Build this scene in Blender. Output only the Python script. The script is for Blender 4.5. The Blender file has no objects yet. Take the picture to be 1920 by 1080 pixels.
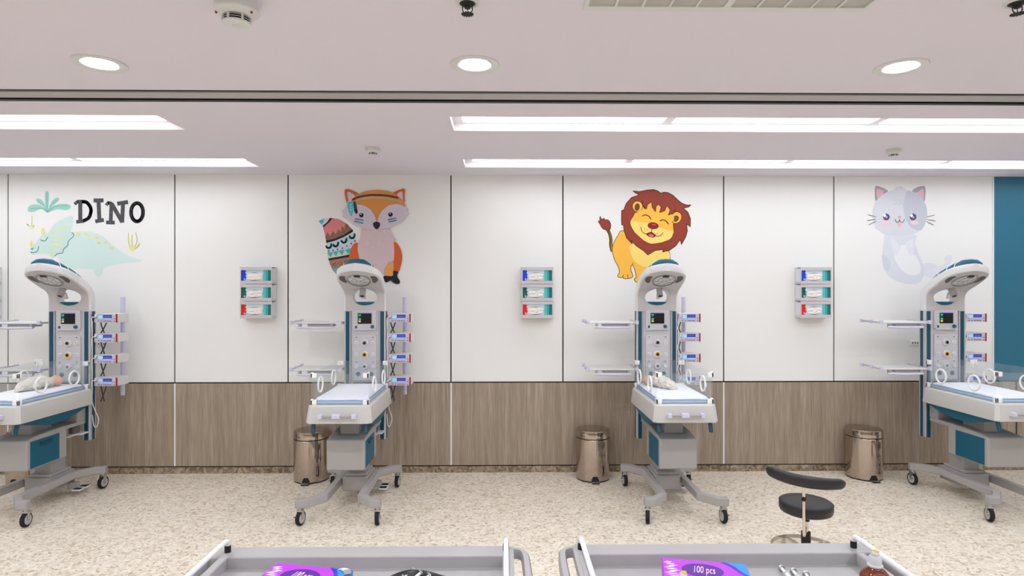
import bpy, bmesh, math, random
from mathutils import Vector, Matrix, noise
from mathutils.geometry import tessellate_polygon
random.seed(7)
PI = math.pi
COL = bpy.context.scene.collection
F_PX, YAW, CAM_H, YW, CEIL = 1130.0, math.atan(16/1130), 1.70, 5.555, 2.738

# ------------------------------------------------------------------ helpers
def lin(c):
    return tuple((x/255/12.92 if x/255 <= .04045 else ((x/255+.055)/1.055)**2.4) for x in c)

def mat(name, rgb, rough=.5, metal=0., emit=None, strength=0., coat=0., trans=0., spec=.5, ior=1.45):
    m = bpy.data.materials.new(name); m.use_nodes = True
    b = m.node_tree.nodes['Principled BSDF']
    b.inputs['Base Color'].default_value = (*lin(rgb), 1)
    b.inputs['Roughness'].default_value = rough
    b.inputs['Metallic'].default_value = metal
    b.inputs['Coat Weight'].default_value = coat
    b.inputs['Transmission Weight'].default_value = trans
    b.inputs['Specular IOR Level'].default_value = spec
    b.inputs['IOR'].default_value = ior
    if emit:
        b.inputs['Emission Color'].default_value = (*lin(emit), 1)
        b.inputs['Emission Strength'].default_value = strength
    return m

def nodes_of(m):
    return m.node_tree.nodes, m.node_tree.links, m.node_tree.nodes['Principled BSDF']

class MB:
    """collects shapes; build() links them as one mesh object"""
    def __init__(s): s.v, s.f, s.m = [], [], []
    def add(s, vs, fs, m=0):
        o = len(s.v); s.v += [tuple(p) for p in vs]
        for f in fs: s.f.append([i+o for i in f]); s.m.append(m)
        return s
    def box(s, x0, x1, y0, y1, z0, z1, m=0):
        vs = [(x, y, z) for z in (z0, z1) for y in (y0, y1) for x in (x0, x1)]
        return s.add(vs, [(0,2,3,1),(4,5,7,6),(0,1,5,4),(2,6,7,3),(0,4,6,2),(1,3,7,5)], m)
    def obox(s, c, size, rot=(0,0,0), m=0):
        R = Matrix.Rotation(rot[2],3,'Z') @ Matrix.Rotation(rot[1],3,'Y') @ Matrix.Rotation(rot[0],3,'X')
        vs = [Vector(c) + R @ Vector((x*size[0]/2, y*size[1]/2, z*size[2]/2)) for z in (-1,1) for y in (-1,1) for x in (-1,1)]
        return s.add(vs, [(0,2,3,1),(4,5,7,6),(0,1,5,4),(2,6,7,3),(0,4,6,2),(1,3,7,5)], m)
    def loft(s, secs, m=0, caps=True, closed=True):
        n = len(secs[0]); vs = [p for sec in secs for p in sec]; fs = []
        for i in range(len(secs)-1):
            for j in range(n if closed else n-1):
                a, b = i*n+j, i*n+(j+1) % n
                fs.append((a, b, b+n, a+n))
        if caps and closed:
            fs.append(tuple(range(n))[::-1]); fs.append(tuple((len(secs)-1)*n+j for j in range(n)))
        return s.add(vs, fs, m)
    def tube(s, pts, r, n=10, m=0, rs=None):
        pts = [Vector(p) for p in pts]; secs = []
        up = None
        for i, p in enumerate(pts):
            d = (pts[min(i+1, len(pts)-1)] - pts[max(i-1, 0)]).normalized()
            if up is None:
                up = d.orthogonal().normalized()
            else:
                up = (up - d*up.dot(d)).normalized()
            w = d.cross(up); rr = rs[i] if rs else r
            secs.append([p + (up*math.cos(a) + w*math.sin(a))*rr for a in (2*PI*k/n for k in range(n))])
        return s.loft(secs, m)
    def lathe(s, prof, c=(0,0,0), axis='Z', n=24, m=0, caps=True):
        secs = []
        for r, h in prof:
            ring = []
            for k in range(n):
                a = 2*PI*k/n; x, y = r*math.cos(a), r*math.sin(a)
                p = (x, y, h) if axis == 'Z' else ((x, h, y) if axis == 'Y' else (h, x, y))
                ring.append(Vector(c)+Vector(p))
            secs.append(ring)
        return s.loft(secs, m, caps)
    def torus(s, c, R, r, axis='Y', n=28, k=8, m=0, sx=1., M=None):
        vs, fs = [], []
        for i in range(n):
            a = 2*PI*i/n
            for j in range(k):
                b = 2*PI*j/k; q = R + r*math.cos(b); x, y, h = q*math.cos(a)*sx, q*math.sin(a), r*math.sin(b)
                p = Vector((x, y, h) if axis == 'Z' else ((x, h, y) if axis == 'Y' else (h, x, y)))
                if M: p = M @ p
                vs.append(Vector(c)+p)
                fs.append((i*k+j, i*k+(j+1) % k, ((i+1) % n)*k+(j+1) % k, ((i+1) % n)*k+j))
        return s.add(vs, fs, m)
    def prism(s, pts, a, b, plane='XY', m=0):
        def P(u, v, h): return (u, v, h) if plane == 'XY' else ((u, h, v) if plane == 'XZ' else (h, u, v))
        n = len(pts)
        vs = [P(u, v, a) for u, v in pts] + [P(u, v, b) for u, v in pts]
        fs = [tuple(range(n))[::-1], tuple(range(n, 2*n))] + [(i, (i+1) % n, (i+1) % n+n, i+n) for i in range(n)]
        return s.add(vs, fs, m)
    def flat(s, pts3, m=0):
        tris = tessellate_polygon([[Vector(p) for p in pts3]])
        return s.add(pts3, [tuple(t) for t in tris], m)
    def build(s, name, mats, parent=None, bevel=0., seg=2, loc=None, smooth=True, subsurf=0, angle=35):
        me = bpy.data.meshes.new(name); me.from_pydata(s.v, [], s.f)
        if not isinstance(mats, (list, tuple)): mats = [mats]
        for mm in mats: me.materials.append(mm)
        me.polygons.foreach_set('material_index', s.m)
        bm = bmesh.new(); bm.from_mesh(me)
        bmesh.ops.recalc_face_normals(bm, faces=bm.faces); bm.to_mesh(me); bm.free()
        me.polygons.foreach_set('use_smooth', [smooth]*len(me.polygons))
        if smooth and not bevel and not subsurf: me.set_sharp_from_angle(angle=math.radians(angle))
        o = bpy.data.objects.new(name, me); COL.objects.link(o)
        if parent: o.parent = parent
        if loc: o.location = loc
        if bevel:
            b = o.modifiers.new('bevel', 'BEVEL'); b.width = bevel; b.segments = seg
            b.limit_method = 'ANGLE'; b.angle_limit = math.radians(40); b.harden_normals = True
        if subsurf:
            q = o.modifiers.new('subsurf', 'SUBSURF'); q.levels = subsurf; q.render_levels = subsurf
        return o

def empty(name, loc=(0,0,0), rz=0.):
    o = bpy.data.objects.new(name, None); COL.objects.link(o)
    o.empty_display_size = .1; o.location = loc; o.rotation_euler = (0, 0, rz); return o

def tag(o, label, cat, group=None, kind=None):
    o['label'] = label; o['category'] = cat
    if group: o['group'] = group
    if kind: o['kind'] = kind
    return o

def struct(o):
    o['kind'] = 'structure'; return o

def copy_tree(o, parent=None):
    c = o.copy(); COL.objects.link(c)
    if parent: c.parent = parent
    for ch in list(o.children): copy_tree(ch, c)
    return c

def smoothed(pts, closed=True, k=6):
    """Catmull-Rom through the points"""
    n = len(pts); out = []
    rng = range(n) if closed else range(n-1)
    for i in rng:
        if closed: p0, p1, p2, p3 = (pts[(i+j-1) % n] for j in range(4))
        else: p0, p1, p2, p3 = pts[max(i-1, 0)], pts[i], pts[i+1], pts[min(i+2, n-1)]
        for q in range(k):
            t = q/k
            out.append(tuple(.5*((2*b)+(-a+c)*t+(2*a-5*b+4*c-d)*t*t+(-a+3*b-3*c+d)*t**3) for a, b, c, d in zip(p0, p1, p2, p3)))
    if not closed: out.append(tuple(pts[-1]))
    return out

def ell(cx, cy, rx, ry, n=24, rot=0., a0=0., a1=2*PI):
    full = abs(a1-a0-2*PI) < 1e-6
    out = []
    for k in range(n if full else n+1):
        a = a0+(a1-a0)*k/n; x, y = rx*math.cos(a), ry*math.sin(a)
        out.append((cx+x*math.cos(rot)-y*math.sin(rot), cy+x*math.sin(rot)+y*math.cos(rot)))
    return out

def offset_path(pts, w):
    """polygon of width w around an open polyline (mitred)"""
    L, R = [], []
    for i, p in enumerate(pts):
        p = Vector(p[:2])
        a = (p-Vector(pts[i-1][:2])).normalized() if i else None
        b = (Vector(pts[i+1][:2])-p).normalized() if i < len(pts)-1 else None
        a = a or b; b = b or a
        n1, n2 = Vector((-a.y, a.x)), Vector((-b.y, b.x))
        n = n1+n2
        if n.length < 1e-6: n = n1
        n.normalize(); d = w/2/max(.45, n.dot(n1))
        L.append(tuple(p+n*d)); R.append(tuple(p-n*d))
    return L+R[::-1]

def wall_point(px, py, Y=YW):
    """where the sight line through a measured image point meets the wall plane"""
    xr, zr = (px-960)/F_PX, (540-py)/F_PX
    dx = math.sin(YAW)+math.cos(YAW)*xr; dy = math.cos(YAW)-math.sin(YAW)*xr
    t = Y/dy
    return dx*t, CAM_H+zr*t

# ------------------------------------------------------------------ materials
M = {}
M['wallwhite'] = mat('white wall panel', (241,240,236), .45)
M['groove'] = mat('dark joint', (40,38,36), .8)
M['teal'] = mat('teal wall panel', (40,110,135), .4)
M['whitestrip'] = mat('white joint strip', (240,240,240), .4)
M['ceil'] = mat('ceiling paint', (229,223,233), .85)
M['recess'] = mat('recess white', (243,238,240), .7)
M['panel'] = mat('lamp diffuser', (255,255,255), .5, emit=(238,244,255), strength=4.9)
M['fillpanel'] = mat('added fill row diffuser', (255,255,255), .5, emit=(238,245,253), strength=6.0)
M['bulb'] = mat('downlight diffuser', (255,255,255), .5, emit=(240,245,255), strength=400)
M['trackgrey'] = mat('track grey', (176,173,170), .5)
M['black'] = mat('black plastic', (20,19,19), .5)
M['blackrubber'] = mat('black rubber', (24,24,25), .75)
M['fixture'] = mat('white fixture plastic', (220,221,219), .5)
M['ventgrey'] = mat('vent grey', (190,186,181), .7)
M['body'] = mat('warmer white shell', (222,221,220), .32, coat=.2)
M['grey'] = mat('warmer grey shell', (168,164,161), .38)
M['panelgrey'] = mat('column panel grey', (200,197,200), .4)
M['trayshell'] = mat('bed tray shell', (204,202,198), .35)
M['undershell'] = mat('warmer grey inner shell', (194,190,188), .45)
M['alu'] = mat('brushed aluminium', (205,203,206), .35, .45)
M['tealp'] = mat('teal plastic', (16,92,117), .4)
M['tealdark'] = mat('dark teal plastic', (8,74,96), .38)
M['lav'] = mat('lavender plastic', (208,204,228), .4)
M['plate'] = mat('shelf plate', (222,222,218), .4)
M['clip'] = mat('white clip', (243,242,238), .4)
M['sheet'] = mat('white sheet', (240,240,248), .85)
M['blue'] = mat('pale blue mattress', (184,212,242), .6)
M['piping'] = mat('navy piping', (70,95,140), .6)
M['darkgrey'] = mat('dark grey', (95,92,90), .6)
M['lens'] = mat('heater lens', (228,226,224), .25, .1)
M['wiregrey'] = mat('guard wire grey', (140,138,136), .4, .3)
M['wirechrome'] = mat('chrome wire', (225,225,225), .2, .9)
M['chrome'] = mat('chrome', (215,205,196), .18, 1.)
M['screen'] = mat('screen black', (8,8,12), .25)
M['scrblue'] = mat('screen blue', (40,40,170), .4, emit=(50,50,190), strength=.6)
M['green'] = mat('green digits', (0,180,40), .4, emit=(20,210,60), strength=.8)
M['cyan'] = mat('cyan digits', (0,190,200), .4, emit=(30,200,210), strength=.8)
M['yellow'] = mat('yellow digits', (230,200,20), .4, emit=(240,210,30), strength=.8)
M['magenta'] = mat('magenta digits', (150,0,110), .4, emit=(150,20,120), strength=.6)
M['amber'] = mat('amber ring', (225,170,10), .4)
M['pump'] = mat('pump housing', (220,217,214), .4)
M['pumpface'] = mat('pump face', (208,198,208), .4)
M['pumplcd'] = mat('pump display', (165,205,225), .3, emit=(165,205,225), strength=.25)
M['pumpblue'] = mat('pump display blue', (50,50,150), .3, emit=(55,55,165), strength=.3)
M['pumpbtn'] = mat('pump button', (70,70,140), .5)
M['red'] = mat('dark red', (150,18,34), .4)
M['tube'] = mat('white tubing', (228,228,224), .4)
M['cable'] = mat('dark cable', (60,60,58), .6)
M['wheelgrey'] = mat('wheel grey', (185,185,182), .45)
M['vinyl'] = mat('black vinyl', (38,38,40), .38, spec=.5)
M['cart'] = mat('cart grey plastic', (166,163,162), .42)
M['cartdark'] = mat('cart dark recess', (110,107,105), .6)
M['rail'] = mat('white rail', (235,235,235), .3)
M['skin'] = mat('baby skin', (226,176,150), .6)
M['skinhair'] = mat('baby hair', (150,110,80), .8)
M['brushed'] = mat('polished steel bin', (186,172,160), .09, 1.)
M['binlid'] = mat('steel lid top', (190,170,152), .3, .9)
M['amberglass'] = mat('amber bottle', (110,40,12), .12, coat=.5)
M['capgrey'] = mat('cap grey', (200,202,202), .4)
M['purple'] = mat('magenta card', (180,54,218), .45)
M['darkpurple'] = mat('dark purple print', (84,0,140), .45)
M['cardblue'] = mat('blue card', (38,140,205), .45)
M['cardnavy'] = mat('navy print', (50,40,190), .45)
M['pinktext'] = mat('pink lettering', (240,205,225), .5)
M['whiteprint'] = mat('white print', (245,245,245), .5)
M['silver'] = mat('silver steel', (190,190,190), .25, .9)
M['dispenser'] = mat('dispenser plastic', (205,198,200), .35)
M['dispclear'] = mat('dispenser side', (222,222,226), .25)
M['lightblue'] = mat('pale blue card', (206,228,236), .5)
M['aqua'] = mat('aqua card', (90,195,195), .5)
M['dteal'] = mat('dark teal card', (0,120,112), .5)
M['glove'] = mat('white gloves', (238,232,226), .7)

w = M['brushed']
N, L, B = nodes_of(w)
tc = N.new('ShaderNodeTexCoord'); mp = N.new('ShaderNodeMapping'); mp.inputs['Scale'].default_value = (1, 1, .02)
L.new(tc.outputs['Object'], mp.inputs['Vector'])
nz = N.new('ShaderNodeTexNoise'); nz.inputs['Scale'].default_value = 26; nz.inputs['Detail'].default_value = 3; L.new(mp.outputs[0], nz.inputs['Vector'])
bp = N.new('ShaderNodeBump'); bp.inputs['Strength'].default_value = .7; bp.inputs['Distance'].default_value = .006
L.new(nz.outputs[0], bp.inputs['Height']); L.new(bp.outputs[0], B.inputs['Normal'])
# wood wainscot
w = M['wood'] = mat('wood veneer', (158,138,120), .45)
N, L, B = nodes_of(w)
tc = N.new('ShaderNodeTexCoord'); mp = N.new('ShaderNodeMapping'); mp.inputs['Scale'].default_value = (1, 1, .025)
L.new(tc.outputs['Object'], mp.inputs['Vector'])
n1 = N.new('ShaderNodeTexNoise'); n1.inputs['Scale'].default_value = 190; n1.inputs['Detail'].default_value = 5
n2 = N.new('ShaderNodeTexNoise'); n2.inputs['Scale'].default_value = 22; n2.inputs['Detail'].default_value = 3
L.new(mp.outputs[0], n1.inputs['Vector']); L.new(mp.outputs[0], n2.inputs['Vector'])
mx = N.new('ShaderNodeMath'); mx.operation = 'MULTIPLY_ADD'; mx.inputs[1].default_value = .6
L.new(n1.outputs[0], mx.inputs[0])
m2 = N.new('ShaderNodeMath'); m2.operation = 'MULTIPLY'; m2.inputs[1].default_value = .4; L.new(n2.outputs[0], m2.inputs[0])
L.new(m2.outputs[0], mx.inputs[2])
cr = N.new('ShaderNodeValToRGB'); e = cr.color_ramp.elements
e[0].position = .34; e[0].color = (*lin((137,121,104)), 1); e[1].position = .66; e[1].color = (*lin((182,166,148)), 1)
x = cr.color_ramp.elements.new(.5); x.color = (*lin((159,143,125)), 1)
L.new(mx.outputs[0], cr.inputs[0]); L.new(cr.outputs[0], B.inputs['Base Color'])

# floor terrazzo-like vinyl
w = M['floor'] = mat('speckled floor', (226,214,196), .35)
N, L, B = nodes_of(w)
tc = N.new('ShaderNodeTexCoord')
nz = N.new('ShaderNodeTexNoise'); nz.inputs['Scale'].default_value = 9; nz.inputs['Detail'].default_value = 4
L.new(tc.outputs['Object'], nz.inputs['Vector'])
vadd = N.new('ShaderNodeVectorMath'); vadd.operation = 'MULTIPLY_ADD'; vadd.inputs[1].default_value = (.10,.10,.10)
L.new(nz.outputs['Color'], vadd.inputs[0]); L.new(tc.outputs['Object'], vadd.inputs[2])
vo = N.new('ShaderNodeTexVoronoi'); vo.inputs['Scale'].default_value = 62; L.new(vadd.outputs[0], vo.inputs['Vector'])
c1 = N.new('ShaderNodeValToRGB'); e = c1.color_ramp.elements
e[0].position = 0; e[0].color = (*lin((186,168,140)), 1); e[1].position = .22; e[1].color = (*lin((222,210,189)), 1)
x = e.new(.6); x.color = (*lin((231,220,200)), 1); x = e.new(.95); x.color = (*lin((241,233,217)), 1)
sep = N.new('ShaderNodeSeparateColor'); L.new(vo.outputs['Color'], sep.inputs[0]); L.new(sep.outputs[0], c1.inputs[0])
# dark curved flecks: thin bands of a distorted noise
nf = N.new('ShaderNodeTexNoise'); nf.inputs['Scale'].default_value = 44; nf.inputs['Detail'].default_value = 3; nf.inputs['Distortion'].default_value = 1.6
L.new(tc.outputs['Object'], nf.inputs['Vector'])
c2 = N.new('ShaderNodeValToRGB'); e = c2.color_ramp.elements
e[0].position = .485; e[0].color = (0,0,0,1); e[1].position = .5; e[1].color = (1,1,1,1); x = e.new(.515); x.color = (0,0,0,1)
L.new(nf.outputs[0], c2.inputs[0])
ng = N.new('ShaderNodeTexNoise'); ng.inputs['Scale'].default_value = 7; ng.inputs['Detail'].default_value = 5; L.new(tc.outputs['Object'], ng.inputs['Vector'])
c3 = N.new('ShaderNodeValToRGB'); c3.color_ramp.elements[0].position = .40; c3.color_ramp.elements[1].position = .55; L.new(ng.outputs[0], c3.inputs[0])
mu = N.new('ShaderNodeMath'); mu.operation = 'MULTIPLY'; L.new(c2.outputs[0], mu.inputs[0]); L.new(c3.outputs[0], mu.inputs[1])
mu2 = N.new('ShaderNodeMath'); mu2.operation = 'MULTIPLY'; mu2.inputs[1].default_value = .95; L.new(mu.outputs[0], mu2.inputs[0])
mixc = N.new('ShaderNodeMix'); mixc.data_type = 'RGBA'; L.new(mu2.outputs[0], mixc.inputs['Factor'])
L.new(c1.outputs[0], mixc.inputs['A']); mixc.inputs['B'].default_value = (*lin((136,113,88)), 1)
L.new(mixc.outputs['Result'], B.inputs['Base Color'])

# marble baseboard
w = M['marble'] = mat('brown marble', (140,122,103), .4)
N, L, B = nodes_of(w)
tc = N.new('ShaderNodeTexCoord'); nz = N.new('ShaderNodeTexNoise'); nz.inputs['Scale'].default_value = 22; nz.inputs['Detail'].default_value = 6; nz.inputs['Distortion'].default_value = 1.2
L.new(tc.outputs['Object'], nz.inputs['Vector'])
cr = N.new('ShaderNodeValToRGB'); e = cr.color_ramp.elements
e[0].position = .35; e[0].color = (*lin((104,87,68)), 1); e[1].position = .65; e[1].color = (*lin((182,163,139)), 1)
L.new(nz.outputs[0], cr.inputs[0]); L.new(cr.outputs[0], B.inputs['Base Color'])

# beige knitted cloth
w = M['cloth'] = mat('beige swaddle', (222,214,202), .9)
N, L, B = nodes_of(w)
tc = N.new('ShaderNodeTexCoord'); nz = N.new('ShaderNodeTexNoise'); nz.inputs['Scale'].default_value = 60
L.new(tc.outputs['Object'], nz.inputs['Vector'])
bp = N.new('ShaderNodeBump'); bp.inputs['Strength'].default_value = .5; bp.inputs['Distance'].default_value = .004
L.new(nz.outputs[0], bp.inputs['Height']); L.new(bp.outputs[0], B.inputs['Normal'])

# clear acrylic
m = bpy.data.materials.new('clear acrylic'); m.use_nodes = True; N = m.node_tree.nodes; L = m.node_tree.links; N.clear()
out = N.new('ShaderNodeOutputMaterial'); tr = N.new('ShaderNodeBsdfTransparent'); tr.inputs[0].default_value = (.975,.985,.985,1)
gl = N.new('ShaderNodeBsdfGlossy'); gl.inputs['Roughness'].default_value = .04
df = N.new('ShaderNodeBsdfDiffuse'); df.inputs[0].default_value = (.9,.93,.93,1)
a1 = N.new('ShaderNodeMixShader'); a1.inputs[0].default_value = .045; L.new(tr.outputs[0], a1.inputs[1]); L.new(df.outputs[0], a1.inputs[2])
fl = N.new('ShaderNodeLayerWeight'); fl.inputs[0].default_value = .5; fp = N.new('ShaderNodeMath'); fp.operation = 'POWER'; fp.inputs[1].default_value = 5; L.new(fl.outputs['Facing'], fp.inputs[0])
fr = N.new('ShaderNodeMath'); fr.operation = 'MULTIPLY_ADD'; fr.inputs[1].default_value = .05; fr.inputs[2].default_value = .02; L.new(fp.outputs[0], fr.inputs[0])
a2 = N.new('ShaderNodeMixShader'); L.new(fr.outputs[0], a2.inputs[0]); L.new(a1.outputs[0], a2.inputs[1]); L.new(gl.outputs[0], a2.inputs[2])
L.new(a2.outputs[0], out.inputs[0]); M['acrylic'] = m

# ------------------------------------------------------------------ room
X0, X1, YB = -6.6, 6.6, -3.2
struct(MB().box(X0, X1, YB, 5.70, -.1, 0).build('floor', M['floor'], smooth=False))
# ceiling with openings
RX = [(-6.4, -2.085), (-.33, 6.4)]
ROWS = [(3.655, 3.985), (4.868, 5.19)]
holes = [(a, b, c, d) for (a, b) in RX for (c, d) in ROWS] + [(X0, X1, 3.185, 3.382)]
fill_rows = [(-2.2, -1.88), (-.9, -.58)]  # unseen trough rows, added behind the camera as fill light
holes += [(-5.2, 5.2, c, d) for c, d in fill_rows]
def ceil_at(px, py):
    zc = (CEIL-CAM_H)*F_PX/(540-py); xc = (px-960)/F_PX*zc
    return xc*math.cos(YAW)+zc*math.sin(YAW), zc*math.cos(YAW)-xc*math.sin(YAW)
DL = [(*ceil_at(187, 119), 'round recessed downlight at left, below the large smoke detector'),
      (*ceil_at(890, 121), 'round recessed downlight at the middle, in front of the fox and lion bays'),
      (*ceil_at(1689, 125.5), 'round recessed downlight at right, in front of the grey cat bay')]
DL += [(x, y, 'unseen round downlight added for fill, in the ceiling outside the picture') for x, y in ((-3.87, 2.79), (3.87, 2.79), (-3.87, .6), (-1.87, .6), (-.13, .6), (1.87, .6), (3.87, .6))]  # unseen downlights added out of frame to brighten floor and ceiling
holes += [(x-.074, x+.074, y-.074, y+.074) for x, y, _ in DL]
xs = sorted({X0, X1, *[h[0] for h in holes], *[h[1] for h in holes]})
ys = sorted({YB, 5.70, *[h[2] for h in holes], *[h[3] for h in holes]})
mb = MB()
for j in range(len(ys)-1):
    run = None
    for i in range(len(xs)-1):
        cx, cy = (xs[i]+xs[i+1])/2, (ys[j]+ys[j+1])/2
        solid = not any(h[0] < cx < h[1] and h[2] < cy < h[3] for h in holes)
        if solid and run is None: run = xs[i]
        if run is not None and (not solid or i == len(xs)-2):
            mb.box(run, xs[i+1] if solid else xs[i], ys[j], ys[j+1], CEIL, CEIL+.05); run = None
mb.box(X0, X1, YB, 5.70, CEIL+.09, CEIL+.12)
struct(mb.build('ceiling', M['ceil'], smooth=False))
# partition track in the ceiling
mb = MB(); mb.box(X0, X1, 3.186, 3.381, CEIL+.006, CEIL+.06, 1)
mb.box(X0, X1, 3.186, 3.189, CEIL-.003, CEIL+.006, 1); mb.box(X0, X1, 3.346, 3.3775, CEIL-.003, CEIL+.006, 1)
mb.box(X0, X1, 3.221, 3.320, CEIL-.001, CEIL+.0062, 0); mb.box(X0, X1, 3.3775, 3.381, CEIL-.004, CEIL+.006, 2)
struct(mb.build('trim_1', [M['trackgrey'], M['black'], M['whitestrip']], smooth=False))

# wall
jx = [-6.6] + [wall_point(p, 500)[0] for p in (15, 327.5, 540, 845.5, 1055.5, 1357, 1563.5, 1862)] + [6.6]
dado = wall_point(944, 717)[1]; woodlow = wall_point(944, 871.5)[1]
mb = MB(); mb.box(X0, X1, YW+.012, 5.70, 0, CEIL+.05, 1)
g = .006
for i in range(len(jx)-1):
    mb.box(jx[i]+g, jx[i+1]-g, YW, YW+.012, dado+.008, CEIL, 2 if i == len(jx)-2 else 0)
wj = [-6.6] + [wall_point(p, 500)[0] for p in (15, 328, 846, 1357, 1905)] + [6.6]
for i in range(len(wj)-1):
    mb.box(wj[i]+.007, wj[i+1]-.007, YW-.004, YW+.012, woodlow, dado-.004, 3)
    if 0 < i < len(wj)-1: mb.box(wj[i]-.007, wj[i]+.007, YW-.002, YW+.012, woodlow, dado-.004, 4 if i < 5 else 1)
struct(mb.build('wall_back', [M['wallwhite'], M['groove'], M['teal'], M['wood'], M['whitestrip']], smooth=False))
struct(MB().box(X0, X1, YW+.004, YW+.011, 0, woodlow-.012).build('baseboard_back', M['marble'], smooth=False))
struct(MB().box(jx[8]-.008, jx[8]+.002, YW-.01, YW, dado, CEIL).build('trim_2', M['whitestrip'], smooth=False))
struct(MB().box(X0-.1, X0, YB-.1, 5.8, 0, CEIL+.05).build('wall_left', M['wallwhite'], smooth=False))
struct(MB().box(X1, X1+.1, YB-.1, 5.8, 0, CEIL+.05).build('wall_right', M['wallwhite'], smooth=False))
mb = MB().box(X0, X1, YB-.1, YB, dado, CEIL+.05, 0); mb.box(X0, X1, YB-.1, YB+.004, 0, dado, 1)
struct(mb.build('wall_front', [M['wallwhite'], M['wood']], smooth=False))

# ------------------------------------------------------------------ ceiling lights
def light_trough(x0, x1, y0, y1, cuts, label, group, pm='panel'):
    t = tag(empty('recessed_ceiling_light', ((x0+x1)/2, (y0+y1)/2, CEIL)), label, 'ceiling light', group)
    ox, oy = (x0+x1)/2, (y0+y1)/2
    h = CEIL
    mb = MB(); e = .003
    for a in ((x0+.001, x1-.001, y0+.001, y0+e), (x0+.001, x1-.001, y1-e, y1-.001), (x0+.001, x0+e, y0+e, y1-e), (x1-e, x1-.001, y0+e, y1-e)):
        mb.box(a[0]-ox, a[1]-ox, a[2]-oy, a[3]-oy, 0, .05)
    mb.box(x0-ox, x1-ox, y0-oy, y1-oy, .0502, .058)
    mb.build('trough', M['recess'], t, smooth=False)
    for a, b in cuts:
        MB().box(a-ox, b-ox, y0+.012-oy, y1-.035-oy, .0465, .0505).build('diffuser', M[pm], t, smooth=False)
    return t
Y1, Y2 = ROWS
rc = []
a = -.262
while a < 6.2: rc.append((a, min(a+1.302, 6.35))); a += 1.372
lc = [(-3.49, -2.19), (-4.86, -3.56), (-6.23, -4.93)]
lc2 = [(-3.57, -2.18), (-4.96, -3.65), (-6.3, -5.03)]
light_trough(*RX[0], *Y1, lc, 'long recessed light trough at upper left, the row nearer the black ceiling track', 'recessed light troughs')
light_trough(*RX[1], *Y1, rc, 'long recessed light trough at upper right, the row nearer the black ceiling track', 'recessed light troughs')
light_trough(*RX[0], *Y2, lc2, 'long recessed light trough at left, the row nearer the mural wall', 'recessed light troughs')
light_trough(*RX[1], *Y2, rc, 'long recessed light trough at right, the row nearer the mural wall', 'recessed light troughs')
for i, (c, d) in enumerate(fill_rows):
    light_trough(-5.2, 5.2, c, d, [(-5.1+k*1.4, -3.8+k*1.4) for k in range(8) if -3.8+k*1.4 < 5.2],
                 'unseen light trough added for fill, in the ceiling behind the camera', 'added fill troughs behind the camera', 'fillpanel')

def downlight(x, y, label, grp='round downlights'):
    t = tag(empty('round_downlight', (x, y, CEIL)), label, 'ceiling light', grp)
    MB().lathe([(.0725, .03), (.0725, -.001), (.078, -.004), (.112, -.006), (.1145, -.003), (.1145, 0), (.0745, 0), (.0735, .03), (.0725, .03)], n=40, caps=False).build('trim_ring', M['fixture'], t)
    MB().lathe([(.0715, .024), (.0715, .003), (.068, .001), (.066, .003), (.066, .024)], n=40, caps=False).build('inner_ring', M['recess'], t)
    MB().lathe([(.0655, .022), (.0655, .018), (.0001, .018)], n=40).build('diffuser', M['bulb'], t)
for x, y, lb in DL: downlight(x, y, lb, 'added fill downlights outside the picture' if 'outside' in lb else 'round downlights')

def smoke(x, y, R, label, grp):
    t = tag(empty('smoke_detector', (x, y, CEIL)), label, 'smoke detector', grp)
    MB().lathe([(R*.94, 0), (R*.96, -R*.35), (R, -R*.5), (R*.97, -R*.56), (R*.62, -R*.72), (R*.60, -R*.74)], n=40).build('base', M['fixture'], t)
    core = MB().lathe([(R*.54, -R*.70), (R*.54, -R*1.04)], n=32).build('sensor_core', M['black'], t)
    mb = MB()
    for z in (-.80, -.90): mb.torus((0, 0, R*z), R*.6, R*.013, 'Z', n=32, k=6)
    for k in range(6):
        a = k*PI/3+.3; mb.obox((R*.6*math.cos(a), R*.6*math.sin(a), -R*.88), (R*.05, R*.09, R*.34), (0, 0, a))
    mb.build('vent_cage', M['fixture'], t)
    MB().lathe([(R*.63, -R*1.0), (R*.62, -R*1.06), (R*.5, -R*1.13), (R*.2, -R*1.15), (R*.19, -R*1.17), (.0001, -R*1.17)], n=32).build('cap', M['fixture'], t)
    if R > .06:
        for a in (-.35, PI+.35):
            MB().lathe([(.004, 0), (.004, -.006), (.0001, -.008)], (R*.86*math.cos(a), R*.86*math.sin(a), -R*.6), n=10).build('indicator', M['red'], t)
smoke(-.966, 2.196, .078, 'large white smoke detector at the top left of the ceiling', 'smoke detectors')
for px, py, lb in ((699, 277, 'small white smoke detector on the ceiling above the fox sticker'),
                   (1675, 280, 'small white smoke detector on the ceiling above the grey cat sticker')):
    zc = (CEIL-CAM_H)*F_PX/(540-py); xc = (px-960)/F_PX*zc
    smoke(xc+zc*YAW, zc-xc*YAW, .052, lb, 'smoke detectors')

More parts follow.
